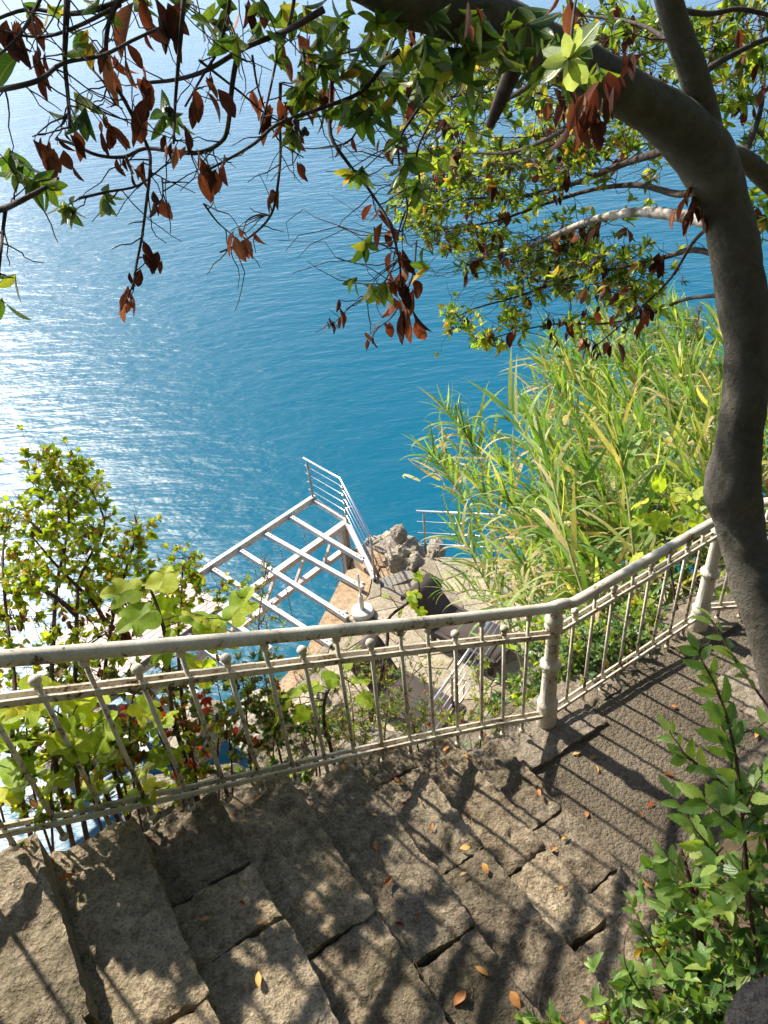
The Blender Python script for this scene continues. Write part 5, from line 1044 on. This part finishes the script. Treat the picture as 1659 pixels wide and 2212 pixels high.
# ------------------------------------------------------------------ sapling in front of the landing
def sap(label, base, stems, twigs, size=.07, fill=None, name='laurel_sapling'):
    s = Plant(name, label, 'sapling', base)
    for pts, r in stems:
        P_ = s.wood(tr(pts), r, r*.4, 'stem', 'redtwig', 8)
    for a, b, n, k in twigs:
        A = at(*a); B = at(*b); q = s.near(A)
        if np.linalg.norm(q-A) > .01: s.twig(q, A, .003, .08, keep=True)
        W = wig(A, B, 4, .05); s.tw.tube(W, np.linspace(.0026, .0014, len(W)), 5, cap=False); s.lv.pair(A, B, n, size*k, 'serr', 'lf_serr')
    if fill: tufts(s, *fill)
    s.done('redtwig', 300)
D_ = 2.15
sap('tall thin sapling with toothed green leaves overhanging the landing', at(1640, 2020, 2.5),
    [([(1655, 2160, 2.6), (1625, 2000, 2.45), (1610, 1840, 2.3), (1602, 1740, 2.22), (1590, 1640, 2.18), (1570, 1550, 2.14), (1545, 1480, 2.12), (1512, 1420, 2.1)], .006), ([(1670, 1900, 2.3), (1640, 1760, 2.3), (1560, 1690, 2.25), (1480, 1630, 2.2), (1455, 1610, 2.2)], .004), ([(1640, 1960, 2.4), (1560, 1860, 2.35), (1500, 1790, 2.3), (1462, 1730, 2.3)], .004), ([(1700, 1580, 2.3), (1640, 1500, 2.3), (1590, 1430, 2.32), (1545, 1350, 2.35), (1530, 1335, 2.35)], .004)],
    [((1545, 1480, 2.12), (1508, 1405, 2.1), 5, .75), ((1575, 1555, 2.14), (1545, 1490, 2.12), 3, 1.), ((1595, 1640, 2.18), (1560, 1570, 2.14), 4, 1.05), ((1604, 1740, 2.2), (1580, 1650, 2.16), 4, 1.1), ((1610, 1800, 2.25), (1520, 1730, 2.2), 5, 1.1), ((1605, 1760, 2.2), (1650, 1670, 2.15), 4, 1.1), ((1480, 1630, 2.2), (1446, 1580, 2.2), 4, .75), ((1530, 1670, 2.22), (1480, 1635, 2.2), 4, .8), ((1600, 1720, 2.26), (1540, 1680, 2.22), 4, 1.), ((1500, 1790, 2.3), (1452, 1715, 2.3), 4, .85), ((1560, 1860, 2.35), (1500, 1800, 2.3), 4, .95), ((1590, 1430, 2.32), (1535, 1340, 2.35), 5, .85), ((1640, 1500, 2.3), (1600, 1440, 2.3), 4, .95), ((1590, 1590, 2.2), (1655, 1560, 2.25), 3, .8)], .074,
    ([(1625, 1760, 40, 60, 2.25, .1, 3), (1630, 1880, 45, 60, 2.35, .1, 5)], .07, 'serr', [('lf_serr', 1.)], (3, 5), .0022, .3))
sap('bushy toothed sapling with two dark stems rooted at the step edge', at(1515, 2120, 2.95),
    [([(1512, 2140, 2.95), (1508, 2050, 2.85), (1502, 1960, 2.75), (1490, 1900, 2.7), (1470, 1830, 2.65)], .011), ([(1530, 2140, 2.95), (1520, 2040, 2.85), (1503, 1950, 2.76), (1520, 1880, 2.6), (1560, 1830, 2.5)], .009), ([(1470, 2150, 2.8), (1420, 2060, 2.75), (1390, 2010, 2.7), (1368, 1960, 2.7)], .003), ([(1380, 2140, 2.7), (1350, 2080, 2.65), (1352, 2020, 2.65), (1380, 1975, 2.65)], .0026)],
    [((1490, 1900, 2.7), (1440, 1850, 2.7), 5, 1.), ((1500, 1940, 2.7), (1450, 1900, 2.65), 5, 1.), ((1480, 1860, 2.65), (1510, 1800, 2.6), 5, 1.), ((1520, 1900, 2.6), (1570, 1860, 2.5), 5, 1.), ((1503, 1960, 2.72), (1560, 1930, 2.6), 5, 1.), ((1500, 1980, 2.7), (1440, 1960, 2.7), 4, 1.), ((1390, 2010, 2.7), (1365, 1955, 2.7), 4, .65), ((1420, 2060, 2.75), (1385, 2020, 2.7), 4, .7)], .074,
    ([(1550, 1880, 50, 45, 2.6, .12, 5), (1580, 1980, 70, 50, 2.6, .15, 8), (1630, 1960, 40, 70, 2.5, .15, 6)], .07, 'serr', [('lf_serr', 1.)], (4, 6), .0022, .4), 'bushy_sapling')
bush('low broad leaved ground growth beside the dark wall stone', at(1500, 2200, 2.9), [[(1500, 2260, 2.9), (1480, 2190, 2.85), (1460, 2140, 2.8)], [(1600, 2260, 2.8), (1580, 2150, 2.7), (1560, 2080, 2.7)], [(1340, 2280, 2.9), (1320, 2200, 2.85), (1300, 2150, 2.8)]],
     [(1470, 2130, 80, 45, 2.85, .12, 18), (1560, 2110, 90, 60, 2.75, .12, 24), (1460, 2190, 80, 30, 2.8, .1, 15), (1350, 2130, 30, 40, 2.85, .1, 7), (1530, 2190, 80, 30, 2.7, .1, 20), (1180, 2208, 60, 12, 2.75, .06, 5), (1620, 2070, 40, 60, 2.6, .12, 14), (1310, 2200, 40, 14, 2.8, .08, 5), (1430, 2010, 40, 40, 2.9, .08, 8), (1480, 1990, 40, 50, 2.85, .1, 10)], .066, 'serr', [('lf_serr', .72), ('lf_green', .16), ('lf_lime', .06), ('lf_dead', .06)], (4, 6), name='ground_growth', sub=1)

# ------------------------------------------------------------------ fallen leaves on the steps and the landing
spots = [(130, 1905, 'lf_fall', .055), (380, 1803, 'lf_fall', .04), (515, 1780, 'lf_fall', .05), (519, 1952, 'lf_red', .035), (455, 1985, 'lf_fall', .035), (580, 1994, 'lf_fall', .04), (562, 2138, 'lf_fall', .055), (815, 1843, 'lf_fall', .055), (848, 1897, 'lf_fall', .06), (873, 2002, 'lf_red', .035), (908, 1985, 'lf_red', .02), (1016, 1834, 'lf_fall', .05), (1042, 1869, 'lf_fall', .05), (993, 1896, 'lf_fall', .04), (935, 1782, 'lf_fall', .04), (862, 1694, 'lf_fall', .04), (873, 1698, 'lf_fall', .035), (904, 1728, 'lf_fall', .03), (880, 1738, 'lf_red', .03), (957, 1627, 'lf_fall', .055), (968, 1650, 'lf_fall', .045), (1002, 1634, 'lf_fall', .05), (1166, 1724, 'lf_fall', .05), (1204, 1834, 'lf_fall', .055), (1212, 1818, 'lf_fall', .045), (1206, 1926, 'lf_fall', .03), (1255, 1626, 'lf_fall', .055), (1288, 1635, 'lf_fall', .05), (1290, 1672, 'lf_fall', .045), (1267, 1769, 'lf_fall', .05), (1433, 1671, 'lf_fall', .06), (1396, 1742, 'lf_red', .045), (1385, 1768, 'lf_fall', .03), (1412, 1923, 'lf_fall', .06), (1365, 1945, 'lf_fall', .03), (1055, 2112, 'lf_fall', .06), (1006, 2145, 'lf_fall', .065), (1102, 2145, 'lf_fall', .065), (1256, 1739, 'lf_fall', .02), (1555, 1465, 'lf_fall', .055), (1595, 1505, 'lf_fall', .06), (1612, 1525, 'lf_fall', .06), (1630, 1597, 'lf_fall', .06), (1560, 1605, 'lf_fall', .05), (1450, 1530, 'lf_fall', .04), (560, 1700, 'lf_red', .06), (550, 1735, 'lf_fall', .045), (740, 1655, 'lf_fall', .045), (1165, 1580, 'lf_fall', .04), (1225, 1520, 'lf_fall', .05), (1395, 1975, 'lf_fall', .05), (1575, 1675, 'lf_fall', .04), (1250, 2205, 'lf_fall', .05), (815, 1768, 'lf_fall', .03)]
ref = ['between two bars', 'in a tread corner', 'near a cracked joint', 'close to the nosing', 'beside a dark gap', 'on bare gravel', 'on rough stone', 'by the kerb slab']
hue = {'lf_fall': 'orange brown', 'lf_red': 'small red'}
def hit(x, y):
    for k, z in enumerate(TREAD+[LAND]):
        p = onz(x, y, z); s = s_of(p); lo = NOSE[k-1] if k else -9; hi = NOSE[k] if k < 10 else 99
        if lo-.02 <= s <= hi+.02: return p
    return onz(x, y, LAND)
def where(p):
    s = s_of(p)
    for k, n_ in enumerate(NOSE):
        if s < n_: return 10-k
    return 0
ordn = ['the gravel landing', 'the lowest step', 'the second step up', 'the third step up', 'the fourth step up', 'the fifth step up', 'the sixth step up', 'the seventh step up', 'the eighth step up', 'the ninth step up', 'the tenth step up']
cnt = {}; info = []
for x, y, mk, s in spots:
    p = hit(x, y); w_ = where(p); info.append((x, y, mk, s, p, w_)); cnt.setdefault((mk, w_), []).append((y, x))
for x, y, mk, s, p, w_ in info:
    ys = sorted(cnt[(mk, w_)]); k = ys.index((y, x)); nm = 'leaf'
    rank = '' if len(ys) == 1 else ('closest to the railing' if k == 0 else 'farthest from the railing' if k == len(ys)-1 else f'number {["one","two","three","four","five","six","seven","eight","nine","ten","eleven","twelve","thirteen","fourteen","fifteen","sixteen","seventeen","eighteen","nineteen","twenty"][k]} counting from the railing')
    th = rnd(0, 6.28); kind = random.choice(['laurel', 'dead', 'laurel']); me = leaf_mesh(kind, random.randrange(3), mk)
    o = bpy.data.objects.new('fallen_leaf', me); col.objects.link(o); q = np.array(p)+UZ*(.016 if s_of(p) < 1.69 else .012)
    A = frame([math.cos(th), math.sin(th), rnd(.0, .2)], UZ+rng.normal(0, .25, 3)*(1 if rnd(0, 1) > .2 else -1))*s
    o.matrix_world = Matrix.Translation(Vector(q)) @ Matrix([list(map(float, r)) for r in A]).to_4x4()
    tag(o, f'{hue[mk]} fallen leaf on {ordn[w_]}'+(', '+rank if rank else ''), 'leaf', 'fallen leaves on the steps')
# dry needles and crumbs scattered in the treads
mb = MB()
for i in range(650):
    s = rnd(-.9, 2.6); t = rnd(.0, 1.3); z = stepz(s)+.013
    if rnd(0, 1) < .5:
        k = random.randrange(len(NOSE)-1); s = NOSE[k]+abs(rng.normal(0, .05)); z = stepz(s)+.012
    th = rnd(0, 6.28); L_ = rnd(.015, .07); a = st(s, t, z); b = a+np.array([math.cos(th)*L_, math.sin(th)*L_, rnd(-.002, .006)]); m_ = (a+b)/2+np.array([rnd(-.01, .01), rnd(-.01, .01), .004])
    mb.tube([a, m_, b], .0008, 3, False)
o = mb.build('needle_litter', M['needle']); tag(o, 'dry brown needles scattered over the stone treads', 'litter', kind='stuff')
